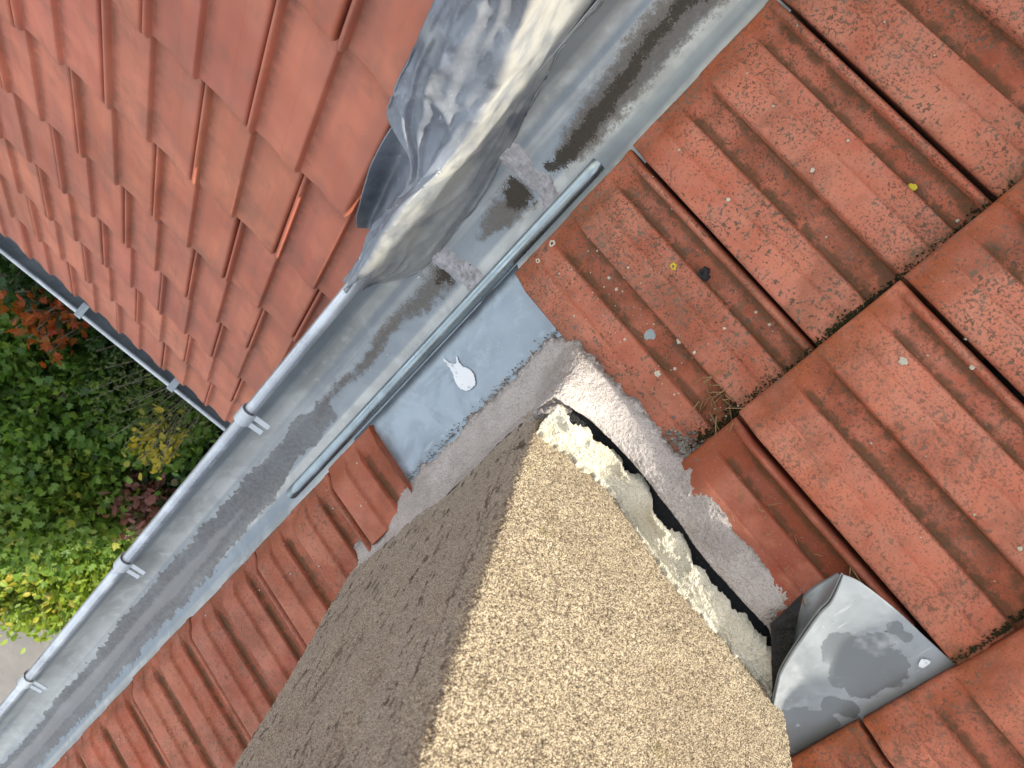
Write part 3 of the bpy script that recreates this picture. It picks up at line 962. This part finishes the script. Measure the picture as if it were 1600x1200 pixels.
# black bitumen filling the corner between fillet, shaft and saddle sheet
cpart(grid('bitumen_filler', patch([(.256, .466, .282), (.206, .411, .256), (.158, .404, .253), (.222, .450, .274)], 50, 40, .012, 5), BITUMEN))

# crumbs of broken mortar along the fillet toe
def crumbs(spots, seed):
    r = random.Random(seed)
    V, F = [], []
    ico = [(0, 0, 1), (.9, 0, .3), (.2, .9, .3), (-.8, .5, .3), (-.7, -.6, .3), (.3, -.9, .3), (0, 0, -.6)]
    fi = [(0, 1, 2), (0, 2, 3), (0, 3, 4), (0, 4, 5), (0, 5, 1), (6, 2, 1), (6, 3, 2), (6, 4, 3), (6, 5, 4), (6, 1, 5)]
    for (x, y, z, s) in spots:
        o = len(V)
        for a in ico:
            V.append((x + a[0] * s * r.uniform(.7, 1.2), y + a[1] * s * r.uniform(.7, 1.2), z + a[2] * s * r.uniform(.6, 1.1)))
        F += [tuple(i + o for i in q) for q in fi]
    return V, F
rc = random.Random(12)
sp = []
half_n = int(nst * .5)
for i in range(1500):
    k_ = rc.randrange(half_n, nst - 6)
    tx, ty = fs[k_][0] + rc.gauss(0, .002), fs[k_][1]
    d = abs(rc.gauss(0, .005))
    sp.append((tx + .004 - d, ty, tile_z(tx + .004 - d, ty) + rc.uniform(0, .002), rc.uniform(.0006, .0019)))
for i in range(520):
    y = rc.gauss(.262, .013)
    x = .174 - abs(rc.gauss(0, .008))
    sp.append((x, y, tile_z(x, y) + rc.uniform(0, .005), rc.uniform(.001, .0030)))
for i in range(320):
    x = rc.uniform(.2, .50)
    y = .082 - abs(rc.gauss(0, .0035))
    sp.append((x, y, rz(y) + .004, rc.uniform(.0005, .0015)))
v, f = crumbs(sp, 9)
o = cpart(add_mesh('mortar_crumbs', v, f, mortar('crumbled mortar', (.22, .20, .17), (.40, .37, .33), (.07, .065, .05), .7), None, False, {'rim': np.full(len(v), .4)}))
o['kind'] = 'stuff'

# ================================================================== APRON, TUBE, SADDLE
def apron():
    nxs, nq = 80, 40
    xs = np.linspace(.196, .545, nxs)
    P = np.zeros((nxs, nq, 3))
    for i, x in enumerate(xs):
        q = np.linspace(0, 1, nq)
        s = -.012 + q * .125
        h = .002 - .012 * np.clip((.012 - s) / .024, 0, 1) ** 2 + (fbm(np.full(nq, x * 14), s * 14, octs=3, seed=15) - .5) * .0016
        P[i, :, 0] = x
        P[i, :, 1] = s * cT - h * sT; P[i, :, 2] = s * sT + h * cT
    return P
apron_o = tag(empty('apron_flashing', (.36, .03, .015)), 'flat blue-grey metal apron below the chimney with a white splash', 'flashing')
a_sheet = grid('sheet', apron() - np.array(apron_o.location), ZINC, apron_o, thick=.0015)
# white dried splash, two-pronged drop shape
def outline_patch(pts, h, seed=0, rag=.0006, dome=.0006):
    c = np.mean(pts, 0)
    n = len(pts)
    P = lerp_rows(list(pts) + [pts[0]], n * 6)[:-1]
    r = random.Random(seed)
    V = [R(c[0], c[1], h + dome)]
    for p in P: V.append(R(p[0] + r.uniform(-rag, rag), p[1] + r.uniform(-rag, rag), h))
    k = len(P)
    return V, [(0, i + 1, (i + 1) % k + 1) for i in range(k)]
def uv(a): return np.array(a, float)
spl = uv([(.349, .009), (.3445, .020), (.338, .027), (.3345, .0235), (.3315, .020), (.333, .033), (.328, .043), (.3265, .054), (.331, .064), (.341, .066), (.350, .061), (.3545, .052), (.353, .041), (.349, .031), (.350, .018)])
spl = spl[::-1]
v, f = outline_patch(spl, .0034, 3, rag=.0007, dome=.0003)
add_mesh('white_splash', [tuple(Vector(q) - Vector(apron_o.location)) for q in v], f, WHITE, apron_o, True)

def hollow_tube(p0, p1, r, wall, n=28, sl=.006):
    a, b = Vector(p0), Vector(p1)
    k = 40
    V, F = [], []
    for rad in (r, r - wall):
        for i in range(k + 1):
            p = a.lerp(b, i / k)
            for j in range(n):
                t = 2 * math.pi * j / n
                slant = (sl * math.sin(t) if i == k else 0) + (-.003 * math.sin(t) if i == 0 else 0)
                wv = .0005 * math.sin(i * .9)
                V.append((p.x + slant, p.y + rad * math.cos(t), p.z + rad * math.sin(t) + wv))
    o2 = (k + 1) * n
    for i in range(k):
        for j in range(n):
            j2 = (j + 1) % n
            F.append((i * n + j, (i + 1) * n + j, (i + 1) * n + j2, i * n + j2))
            F.append((o2 + i * n + j, o2 + i * n + j2, o2 + (i + 1) * n + j2, o2 + (i + 1) * n + j))
    for j in range(n):
        j2 = (j + 1) % n
        F.append((j, j2, o2 + j2, o2 + j))
        F.append((k * n + j, o2 + k * n + j, o2 + k * n + j2, k * n + j2))
    return V, F
v, f = hollow_tube((.040, -.016, -.009), (.682, -.0185, -.008), .0090, .0014)
tag(add_mesh('metal_tube', v, f, TUBE), 'shiny galvanised metal tube lying along the tile edge above the gutter', 'tube')

# saddle sheet behind the chimney: raised front edge with a turned-down skirt
FE = lerp_rows([(.262, .468, .294), (.234, .447, .287), (.221, .439, .284), (.186, .425, .280), (.155, .416, .276), (.138, .413, .274), (.114, .403, .265)], 60)
BE = lerp_rows([(.330, .575, .281), (.26, .575, .282), (.20, .575, .283), (.14, .575, .284), (.090, .575, .284)], 60)
RE = [(.114, .403, .265), (.107, .419, .267), (.101, .458, .274), (.099, .496, .281), (.097, .528, .2835), (.090, .575, .284)]
REr = lerp_rows(RE, 50)
P = np.zeros((60, 50, 3))
for i in range(60):
    w = i / 59
    for j in range(50):
        t = j / 49
        straight = FE[i] * (1 - t) + BE[i] * t
        bowed = straight + (REr[j] - (FE[-1] * (1 - t) + BE[-1] * t)) * w ** 3
        P[i, j] = bowed
P[..., 2] += (fbm(P[..., 0] * 18, P[..., 1] * 18, octs=2, seed=51) - .5) * .003
creas = np.exp(-((P[..., 0] - .19 + (P[..., 1] - .45) * -.35) / .012) ** 2) * .0015
P[..., 2] += creas * np.clip((.52 - P[..., 1]) / .03, 0, 1)
def blob(P, pts, r):
    d = np.full(P.shape[:2], -1.0)
    for (x, y, q) in pts:
        d = np.maximum(d, 1 - np.hypot(P[..., 0] - x, P[..., 1] - y) / (q * r))
    return np.clip(d, -1, 1)
wet = blob(P, [(.165, .462, 1), (.150, .478, 1.15), (.150, .498, 1.15), (.172, .500, 1.0), (.178, .482, .9), (.262, .487, .7), (.247, .492, .6), (.238, .512, .9), (.256, .530, 1.0), (.275, .51, 1.0), (.28, .54, 1.2), (.214, .503, .55), (.206, .515, .55), (.113, .470, .35), (.112, .482, .3)], .021)
saddle = empty('saddle_flashing', (.19, .48, .27), 'bent grey zinc saddle sheet tucked under tiles beside the chimney', 'flashing')
SL = np.array(saddle.location)
grid('sheet', P - SL, SADDLE, saddle, attrs={'wet': wet}, thick=.0018)
# skirt under the front edge, folded back towards the tiles
bot = lerp_rows([(.262, .470, .274), (.230, .454, .264), (.208, .443, .257), (.180, .420, .246), (.158, .413, .243), (.124, .414, .244)], 60)
S3 = np.zeros((60, 12, 3))
for i in range(60):
    for j in range(12):
        t = j / 11
        S3[i, j] = FE[i] * (1 - t) + bot[i] * t + np.array([0, .006 * math.sin(t * 3.1), 0])
S3[..., 2] += (fbm(S3[..., 0] * 22, S3[..., 1] * 22, octs=3, seed=51) - .5) * .003 * (1 - np.linspace(0, 1, 12))[None, :] - .001
grid('skirt', S3 - SL, ZINC, saddle, thick=.0015, flip=True)
v, f = flake(.118, .512, .2865, .0075, 8, .8)
add_mesh('white_splash', [tuple(Vector(q) - saddle.location) for q in v], f, WHITE, saddle)
v, f = flake(.262, .474, .296, .008, 18, .8)
add_mesh('white_splash', [tuple(Vector(q) - saddle.location) for q in v], f, WHITE, saddle)

# ================================================================== LEAD
# stations: left toe, upper left, ridge, shoulder, right toe
ST = [
    ((-0.3, -0.245, 0.385), (-0.32, -0.205, 0.42), (-0.34, -0.17, 0.425), (-0.4156, -0.2011, 0.0938), (-0.33, -0.146, -0.035)),
    ((-0.12, -0.243, 0.235), (-0.14, -0.205, 0.265), (-0.15, -0.168, 0.262), (-0.1623, -0.1748, 0.041), (-0.16, -0.145, -0.045)),
    ((-0.025, -0.24, 0.15), (-0.05, -0.205, 0.18), (-0.076, -0.166, 0.198), (-0.0994, -0.1681, -0.0007), (-0.132, -0.142, -0.078)),
    ((0.02, -0.239, 0.113), (-0.01, -0.2, 0.135), (-0.043, -0.162, 0.15), (-0.0586, -0.1592, -0.0156), (-0.086, -0.135, -0.08)),
    ((0.077, -0.241, 0.065), (0.045, -0.2, 0.085), (0.008, -0.155, 0.096), (-0.0033, -0.147, -0.0365), (-0.029, -0.1235, -0.088)),
    ((0.144, -0.241, 0.012), (0.105, -0.2, 0.034), (0.06, -0.15, 0.044), (0.0545, -0.1376, -0.0554), (0.035, -0.114, -0.094)),
    ((0.176, -0.233, -0.016), (0.15, -0.19, -0.01), (0.128, -0.147, 0.004), (0.1212, -0.1286, -0.0716), (0.1, -0.1015, -0.101)),
    ((0.203, -0.187, -0.04), (0.19, -0.168, -0.02), (0.176, -0.147, 0.002), (0.1629, -0.1256, -0.0736), (0.132, -0.0955, -0.103)),
    ((0.232, -0.17, -0.055), (0.216, -0.16, -0.022), (0.203, -0.151, 0.004), (0.2035, -0.1234, -0.0752), (0.185, -0.085, -0.106)),
    ((0.275, -0.17, -0.07), (0.255, -0.162, -0.03), (0.238, -0.153, 0.006), (0.2436, -0.123, -0.0746), (0.228, -0.0815, -0.106)),
    ((0.31, -0.172, -0.08), (0.295, -0.164, -0.04), (0.278, -0.154, -0.006), (0.2891, -0.1218, -0.0787), (0.28, -0.0785, -0.107)),
    ((0.358, -0.162, -0.08), (0.348, -0.158, -0.055), (0.337, -0.149, -0.03), (0.3422, -0.1197, -0.0847), (0.33, -0.0825, -0.106)),
    ((0.396, -0.158, -0.07), (0.396, -0.156, -0.052), (0.396, -0.148, -0.04), (0.3882, -0.1353, -0.0782), (0.366, -0.1185, -0.093)),
]
NS, NA = 210, 90
STa = np.array(ST)
STa[4:12, 4, 1] -= .012
STa[4:12, 4, 2] = trough_z(STa[4:12, 4, 1]) + .003
Lst = lerp_rows(STa, NS)                       # NS x 5 x 3
LP = np.zeros((NS, NA, 3))
for i in range(NS):
    for c_ in range(3): LP[i, :, c_] = np.interp(np.linspace(0, 4, NA), np.arange(5), Lst[i][:, c_])
for _ in range(3):
    LP[:, 1:-1] = LP[:, 1:-1] * .5 + (LP[:, :-2] + LP[:, 2:]) * .25
def normals(P):
    du = np.gradient(P, axis=0); dv = np.gradient(P, axis=1)
    n = np.cross(du, dv); n /= np.maximum(np.linalg.norm(n, axis=-1, keepdims=True), 1e-9)
    return n
nL_ = normals(LP)
if nL_[NS // 3, NA // 4, 2] < 0: nL_ = -nL_
q = np.linspace(0, 1, NA)[None, :]
al = LP[..., 0] * 1.0 - LP[..., 2] * .5                 # along the fold
ac = q * 1.0 + 0 * al                                   # across the sheet
def ridged(x, y, seed, octs=3): return 1 - np.abs(2 * fbm(x, y, octs=octs, seed=seed) - 1)
warp_ = (fbm(al * 9, ac * 3, octs=3, seed=301) - .5) * .5
long_ = ridged(al * 5 + warp_, ac * 6 + warp_ * 2, 111)          # long creases following the fold
diag = ridged(al * 10 + ac * 4, ac * 4 - al * 5 + warp_ * 2, 131)
soft = fbm(al * 9, ac * 4, octs=3, seed=101) - .5
dent = ridged(al * 20 + warp_ * 3, ac * 9, 141, 2)
ampm = np.interp(q, [0, .1, .35, .47, .53, .65, 1], [.5, 1.1, 1.1, .7, .6, .45, .12])
hgt = soft * .016 + (np.clip(long_, .6, 1) - .75) * .020 + (np.clip(diag, .78, 1) - .85) * .018 + (np.clip(dent, .86, 1) - .9) * .006
LP2 = LP + nL_ * (hgt * ampm)[..., None]
edgew = (fbm(np.linspace(0, 14, NS), np.zeros(NS), octs=4, seed=7) - .5)
LP2[:, 0, :2] += np.stack([edgew * .004, edgew * .012], -1)
LP2[:, -1, :2] += np.stack([edgew * .004, -edgew * .010], -1)
LP2[:, -1, 2] = np.maximum(LP2[:, -1, 2], trough_z(LP2[:, -1, 1]) + .003)
inside = (LP2[..., 1] > -.138) & (q > .5)
LP2[..., 2] = np.where(inside, np.maximum(LP2[..., 2], trough_z(LP2[..., 1]) + .004), LP2[..., 2])
lit_tint_q = np.interp(q, [0, .47, .52, .75, .85, 1], [0, .05, .95, .95, .7, .6]) + 0 * al  # light painted into the colour: pale from the ridge to the right toe
tag(grid('lead_flashing', LP2, LEAD, thick=.0022, attrs={'lit_tint': lit_tint_q}), 'crumpled grey lead sheet folded over the gutter edge and onto the orange tiles', 'flashing')

# loose strip under it, left edge curled up
SS = [((.120, -.222, -.010), (.125, -.205, -.012), (.140, -.170, -.020)),
      ((.176, -.229, -.036), (.190, -.205, -.062), (.205, -.165, -.030)),
      ((.225, -.229, -.060), (.232, -.205, -.100), (.236, -.165, -.040)),
      ((.265, -.227, -.088), (.272, -.205, -.134), (.268, -.168, -.050)),
      ((.313, -.220, -.124), (.320, -.200, -.160), (.305, -.170, -.070)),
      ((.354, -.214, -.158), (.352, -.196, -.180), (.340, -.168, -.080)),
      ((.372, -.208, -.176), (.366, -.190, -.186), (.365, -.164, -.080))]
Sst = lerp_rows(np.array(SS), 90)
SP = np.array([lerp_rows(r_, 40) for r_ in Sst])
SP[..., 2] += (fbm(SP[..., 0] * 40, SP[..., 1] * 60, octs=3, seed=9) - .5) * .006
tag(grid('lead_strip', SP, LEAD, thick=.002), 'loose dark lead strip with curled edge sticking out below the crumpled sheet', 'flashing')

# ================================================================== FAR GUTTER OF THE WING
fg = empty('roof_gutter', (1.96, -1.0, -1.66), 'narrow dull grey gutter along the lower edge of the orange roof', 'gutter')
FGL = Vector(fg.location)
fp = lerp_rows([(2.008, -1.628), (2.010, -1.66), (1.995, -1.695), (1.96, -1.71), (1.92, -1.70), (1.895, -1.67), (1.885, -1.62), (1.872, -1.585)], 24)
fy = np.linspace(-2.2, -.05, 30)
Pf = np.zeros((30, 24, 3))
for i, y in enumerate(fy):
    Pf[i, :, 0] = fp[:, 0] + (y + .32) * -.028; Pf[i, :, 1] = y; Pf[i, :, 2] = fp[:, 1]
grid('trough', Pf - np.array(FGL), DGUT, fg, thick=.0012)
v, f = tube_mesh([(2.012 + (y + .32) * -.028, y, -1.628) for y in fy], .0085, 12)
add_mesh('bead', [tuple(Vector(q_) - FGL) for q_ in v], f, BEAD, fg)
br0 = None
for y in (-1.04, -.60, -1.48):
    if br0 is None:
        vv = []
        for (xx, zz_) in ((.013, -.010), (.013, .011), (.004, .0135), (-.05, -.004), (-.05, -.0065), (.004, .0105)):
            vv += [(xx, -.014, zz_), (xx, .014, zz_)]
        ff = [(2 * i, 2 * i + 1, (2 * i + 3) % 12, (2 * i + 2) % 12) for i in range(6)] + [(0, 2, 4, 6, 8, 10)[::-1], (1, 3, 5, 7, 9, 11)]
        br0 = o = add_mesh('bracket', vv, ff, zinc_plain('bracket steel', (.30, .35, .38), .45, .5), fg, False)
    else:
        o = br0.copy(); C.objects.link(o)
    o.parent = fg
    o.location = Vector((2.012 + (y + .32) * -.028, y, -1.628)) - FGL

# ================================================================== LICHEN, MOSS AND LITTER ON THE TILES
def sof(y): return y / cT
def disc(x, s, r, seed, h=.0006, hole=0.0):
    rr_ = random.Random(seed)
    n = 16
    V, F = [], []
    hb = tile_h(x, s) + .0006
    rings = [1.0, .75, .45, .15] if not hole else [1.0, .8, hole]
    ph = [rr_.uniform(.72, 1.2) for _ in range(n)]
    for k, q_ in enumerate(rings):
        for j in range(n):
            t = 2 * math.pi * j / n
            rad = r * q_ * ph[j]
            hh = hb + (0 if k == 0 else h * rr_.uniform(.7, 1.3))
            V.append(R(x + rad * math.cos(t), s + rad * math.sin(t), hh))
    for k in range(len(rings) - 1):
        for j in range(n):
            F.append((k * n + j, k * n + (j + 1) % n, (k + 1) * n + (j + 1) % n, (k + 1) * n + j))
    if not hole: F.append(tuple((len(rings) - 1) * n + j for j in range(n)))
    return V, F
L_BLUE = plain('blue grey lichen', (.34, .40, .40), .9, 0, .2, .35, 400, .8, .001)
L_YEL = plain('yellow lichen', (.62, .50, .05), .9, 0, .2, .4, 500, .8, .001)
L_WHT = plain('cream lichen', (.60, .56, .44), .9, 0, .2, .45, 600, .8, .001)
L_BLK = plain('black dropping', (.03, .03, .032), .7, 0, .4, .4, 300, .9, .002)
MOSS = plain('moss', (.035, .036, .016), .95, 0, .1, .6, 300, .8, .002)
LITTER = plain('dry litter', (.30, .20, .10), .9, 0, .2, .4, 200)
def lichen(name, x, y, r, seed, mat, label, cat='lichen', h=.0008, hole=0.0):
    v, f = disc(x, sof(y), r, seed, h, hole)
    return tag(add_mesh(name, v, f, mat), label, cat)
lichen('lichen_patch', .122, .150, .0072, 2, L_BLUE, 'round blue-grey lichen disc on the red tile beside the mortar fillet')
lichen('lichen_patch', .051, .120, .0042, 3, L_YEL, 'small yellow ring lichen beside the black dropping', hole=.4)
lichen('lichen_patch', -.161, .210, .0050, 4, L_YEL, 'yellow-green lichen spot low on the upper right tile')
lichen('bird_dropping', .034, .143, .0075, 5, L_BLK, 'black lump lying in a tile trough beside the yellow lichen', 'dropping', h=.005)
lichen('lichen_patch', .138, .012, .0042, 6, L_WHT, 'cream ring lichen at the tile edge above the metal tube', hole=.45)
lichen('lichen_patch', .163, .016, .0034, 7, L_WHT, 'smaller cream ring lichen by the corner of the blue apron', hole=.45)
lichen('lichen_patch', .098, .178, .0034, 8, L_WHT, 'cream crusty lichen between blue disc and twig litter')
lichen('lichen_patch', .142, .186, .0042, 9, L_WHT, 'largest cream crusty lichen close to the mortar fillet')
lichen('lichen_patch', -.052, .318, .0040, 10, L_WHT, 'cream lichen in a trough just above the tile course step')
r5 = random.Random(55)
sv = []
for i in range(130):
    if i < 75:
        x, y = r5.gauss(.135, .03), r5.uniform(.03, .26)
    elif i < 105:
        x, y = r5.uniform(-.3, .12), r5.uniform(.02, .26)
    else:
        x, y = r5.uniform(-.3, .06), r5.uniform(.28, .55)
    if x > .172: continue
    sv.append(disc(x, sof(y), min(.0022, .0005 + r5.expovariate(1 / .00045)), 100 + i, .0006))
for i in range(26):
    x = r5.uniform(.53, 1.5); y = r5.uniform(.01, .09)
    sv.append(disc(x, sof(y), r5.uniform(.0007, .0016), 300 + i, .0006))
v, f = merge(sv)
tag(add_mesh('lichen', v, f, L_WHT), 'tiny cream lichen specks scattered over the old tiles', 'lichen', kind='stuff')

# moss and silt along the course steps
mv = []
r6 = random.Random(66)
def clump(x, s, h, r):
    p = R(x, s, h)
    return (p[0], p[1], p[2], r)
spots = []
for i in range(5200):
    x = r6.uniform(-.42, .10)
    d = vnoise(np.array([x * 22]), np.array([0.]), seed=5)[0]
    if r6.random() > d * d * 1.4: continue
    s = EXPO - .003 - abs(r6.gauss(0, .0035)) + r6.uniform(0, .002)
    spots.append(clump(x, s, tile_h(x, s) + r6.uniform(0, .0015), r6.uniform(.0005, .0016)))
for i in range(420):
    x = r6.uniform(.095, .170); s = EXPO - .002 - abs(r6.gauss(0, .005))
    spots.append(clump(x, s, tile_h(x, s) + r6.uniform(0, .002), r6.uniform(.0006, .0018)))
for i in range(500):
    x = r6.uniform(-.1, .095); s = 2 * EXPO - .002 - abs(r6.gauss(0, .003))
    if r6.random() < vnoise(np.array([x * 25]), np.array([1.]), seed=6)[0]:
        spots.append(clump(x, s, (tile_h(x, s) if x < .1 else .03) + r6.uniform(0, .002), r6.uniform(.0007, .0020)))
v, f = crumbs(spots, 31)
tag(add_mesh('moss', v, f, MOSS, None, False), 'dark moss and silt caught along the steps of the tile courses', 'moss', kind='stuff')

# dry needles and twigs
parts = []
for i in range(34):
    x = r6.gauss(.108, .010); y = r6.gauss(.238, .014); ln = r6.uniform(.006, .022); a = r6.uniform(0, math.pi)
    s = sof(y)
    h = max(tile_h(x, s), tile_h(x + ln * math.cos(a), s + ln * math.sin(a))) + .0012 + r6.uniform(0, .003)
    parts.append(tube_mesh([R(x, s, h), R(x + ln * .5 * math.cos(a), s + ln * .5 * math.sin(a), h + .0015), R(x + ln * math.cos(a), s + ln * math.sin(a) , h)], r6.uniform(.0003, .0007), 5))
for i in range(16):
    x = r6.uniform(.11, .17); y = r6.uniform(.31, .43); ln = r6.uniform(.003, .016); a = r6.uniform(0, math.pi)
    s = sof(y); h = tile_h(x, s) + .004
    parts.append(tube_mesh([R(x, s, h), R(x + ln * .5 * math.cos(a), s + ln * .5 * math.sin(a), h + .001), R(x + ln * math.cos(a), s + ln * math.sin(a), h)], r6.uniform(.0002, .0006), 5))
v, f = merge(parts)
tag(add_mesh('plant_litter', v, f, LITTER), 'dry needles and stalks caught in the tile trough beside the mortar', 'litter', kind='stuff')

# ================================================================== GARDEN
soil = plain('garden soil', (.040, .032, .022), .95, 0, .2, .5, 6, .8, .02)
M = Mat('pavement concrete')
bs = M.mix(M.ramp(M.noise(1.6, 5, .6), .3, .7), (.16, .152, .142), (.23, .215, .195))
bs = M.mix(M.ramp(M.noise(40, 4, .7), .5, .75, 0, .6), bs, (.17, .155, .14))
M.set(Base_Color=bs, Roughness=.9); M.bump(M.noise(60, 4), .5, .01)
CONC = M.m
go = grid('ground', [[(-300, -300, GZ - .02), (-300, 300, GZ - .02)], [(300, -300, GZ - .02), (300, 300, GZ - .02)]], soil, smooth=False)
tag(go, kind='structure')
pv = grid('pavement', [[(5.9, -5, GZ + .004), (5.9, 8, GZ + .004)], [(60, -5, GZ + .004), (60, 8, GZ + .004)]], CONC, smooth=False)
tag(pv, kind='structure')

def leaf_shape(kind):
    if kind == 'oval':
        pts = [(0, 0, 0), (.28, .30, .05), (.30, .65, .06), (0, 1, -.03), (-.30, .65, .06), (-.28, .30, .05), (0, .5, 0)]
        f = [(0, 1, 6), (1, 2, 6), (2, 3, 6), (3, 4, 6), (4, 5, 6), (5, 0, 6)]
    elif kind == 'narrow':
        pts = [(0, 0, 0), (.13, .45, .04), (0, 1, -.08), (-.13, .45, .04)]
        f = [(0, 1, 2), (0, 2, 3)]
    else:                                                  # lobed
        pts = [(0, .1, 0), (.18, .02, .03), (.48, .22, .02), (.26, .38, .02), (.55, .62, 0), (.20, .62, .03), (0, 1.05, -.05),
               (-.20, .62, .03), (-.55, .62, 0), (-.26, .38, .02), (-.48, .22, .02), (-.18, .02, .03)]
        f = [(0, i, i + 1) for i in range(1, 11)] + [(0, 11, 1)]
    return np.array(pts), f

def shrub(name, loc, rad, n_shoot, per, size, kind, mat, label, seed, height=None, stem_mat=None, up=.45, clumpy=1.0, bare=0, thin=1.0, group='garden shrubs below the roof'):
    r = np.random.default_rng(seed)
    root = empty(name, (loc[0], loc[1], GZ), label, 'tree' if 'tree' in name else 'shrub', group)
    base = np.array([0, 0, 0.05])
    cz = loc[2] - GZ
    pts, fc = leaf_shape(kind)
    V, F, T = [], [], []
    stems = []
    k = len(pts)
    for si in range(n_shoot):
        d = r.normal(size=3); d /= np.linalg.norm(d)
        if d[2] < -.25: d[2] *= -.6
        rr_ = r.uniform(.5, 1.0) ** .6
        tip = np.array([d[0] * rad[0], d[1] * rad[1], cz + d[2] * rad[2]]) * np.array([rr_, rr_, 1]) 
        tip[2] = cz + d[2] * rad[2] * rr_
        tip[2] = max(tip[2], .1)
        mid = base * .5 + tip * .5 + np.array([0, 0, .12 * cz]) + r.normal(size=3) * .05
        if si < 26 + bare: stems.append((base, mid, tip))
        shoot_t = r.uniform(0, 1)
        dirn = tip - mid; dirn /= np.linalg.norm(dirn)
        for li in range(per):
            t = r.uniform(.35, 1.03) ** .7
            c = (1 - t) ** 2 * base + 2 * t * (1 - t) * mid + t * t * tip if False else mid * (1 - t) + tip * t
            c = c + r.normal(size=3) * size * .9 * clumpy
            y = dirn * .6 + r.normal(size=3) * .6 + np.array([0, 0, up * .4]); y /= np.linalg.norm(y)
            nrm = np.array([0, 0, 1.0]) + r.normal(size=3) * .55
            x = np.cross(y, nrm); x /= np.linalg.norm(x); z = np.cross(x, y)
            s = size * r.uniform(.6, 1.25)
            o = len(V)
            for p in pts: V.append(c + s * (p[0] * x + p[1] * y + p[2] * z))
            F += [tuple(i + o for i in q_) for q_ in fc]
            tt = np.clip(.5 * shoot_t + .5 * r.uniform(0, 1), 0, 1)
            T += [tt] * k
    add_mesh('crown', np.array(V), F, mat, root, False, {'tint': T})
    parts = []
    for (a, b, c) in stems:
        pth = lerp_rows([a, b * .6 + a * .4, b, c], 7)
        parts.append(tube_mesh([tuple(p) for p in pth], [(.012 * (1 - .8 * i / 6) + .0015) * thin for i in range(7)], 5))
    v, f = merge(parts)
    add_mesh('stems', v, f, stem_mat or BARK, root)
    return root

BARK = plain('twig bark', (.13, .105, .075), .9)
PALETW = plain('pale dry twig', (.26, .245, .20), .9)
GREEN = leaf_mat('leaf green', (.040, .095, .018), (.095, .19, .028), (.21, .30, .045))
MGREEN = leaf_mat('leaf fresh green', (.065, .135, .022), (.14, .24, .035), (.34, .34, .06))
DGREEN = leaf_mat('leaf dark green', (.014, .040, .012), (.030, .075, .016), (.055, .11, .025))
YGREEN = leaf_mat('leaf yellow green', (.085, .16, .02), (.20, .28, .03), (.45, .36, .06))
REDL = leaf_mat('leaf autumn red', (.30, .03, .012), (.33, .085, .015), (.22, .15, .02))
PINKL = leaf_mat('leaf dusky pink', (.15, .075, .065), (.26, .115, .10), (.10, .12, .04))
OLIVE = leaf_mat('leaf olive', (.055, .085, .03), (.10, .13, .04), (.20, .20, .06))
GOLD = leaf_mat('leaf gold', (.22, .24, .03), (.48, .38, .04), (.14, .20, .03))

shrub('maple_bush', (3.62, -1.86, -3.2), (.24, .22, .12), 15, 7, .075, 'lobed', REDL, 'red and orange autumn maple foliage below the far gutter', 1, clumpy=.8)
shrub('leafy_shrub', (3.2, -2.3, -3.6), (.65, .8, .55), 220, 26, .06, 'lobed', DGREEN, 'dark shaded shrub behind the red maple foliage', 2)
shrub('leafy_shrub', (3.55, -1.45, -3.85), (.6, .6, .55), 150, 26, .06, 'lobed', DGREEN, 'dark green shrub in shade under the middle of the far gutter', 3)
shrub('leafy_shrub', (4.45, -1.72, -3.55), (.80, .80, .62), 420, 30, .058, 'lobed', GREEN, 'large mid green shrub with orange tips at the left edge', 4)
shrub('leafy_shrub', (5.05, -1.25, -3.55), (.72, .66, .62), 520, 30, .062, 'lobed', MGREEN, 'dense fine-leaved green shrub above the yellow foliage', 5)
shrub('leafy_shrub', (5.80, -.98, -3.60), (.70, .56, .50), 420, 26, .066, 'oval', YGREEN, 'bright yellow-green sunlit shrub above the grey pavement', 6)
shrub('pink_shrub', (4.62, -.66, -3.55), (.24, .22, .22), 34, 12, .085, 'oval', PINKL, 'dusky pink broad-leaved plant beside the main gutter', 7, clumpy=.9)
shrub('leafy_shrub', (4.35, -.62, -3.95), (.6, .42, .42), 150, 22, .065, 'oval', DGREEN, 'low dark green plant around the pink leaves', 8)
shrub('twiggy_shrub', (3.45, -.98, -3.15), (.46, .46, .28), 110, 9, .040, 'narrow', OLIVE, 'thin twiggy shrub with few olive leaves near the gutter corner', 9, stem_mat=PALETW, bare=0, clumpy=1.6, thin=.3)
shrub('yellow_shrub', (3.80, -.80, -3.20), (.20, .16, .14), 16, 9, .060, 'oval', GOLD, 'small cluster of golden yellow leaves among thin twigs', 10, clumpy=.9)
shrub('leafy_shrub', (4.0, -.98, -3.65), (.42, .40, .34), 110, 22, .065, 'oval', GREEN, 'mid green shrub below the golden leaf cluster', 11)
shrub('climbing_shrub', (5.75, -.52, -3.95), (.55, .20, .45), 190, 24, .045, 'oval', GREEN, 'small-leaved fresh green plant tight against the gutter at lower left', 12)
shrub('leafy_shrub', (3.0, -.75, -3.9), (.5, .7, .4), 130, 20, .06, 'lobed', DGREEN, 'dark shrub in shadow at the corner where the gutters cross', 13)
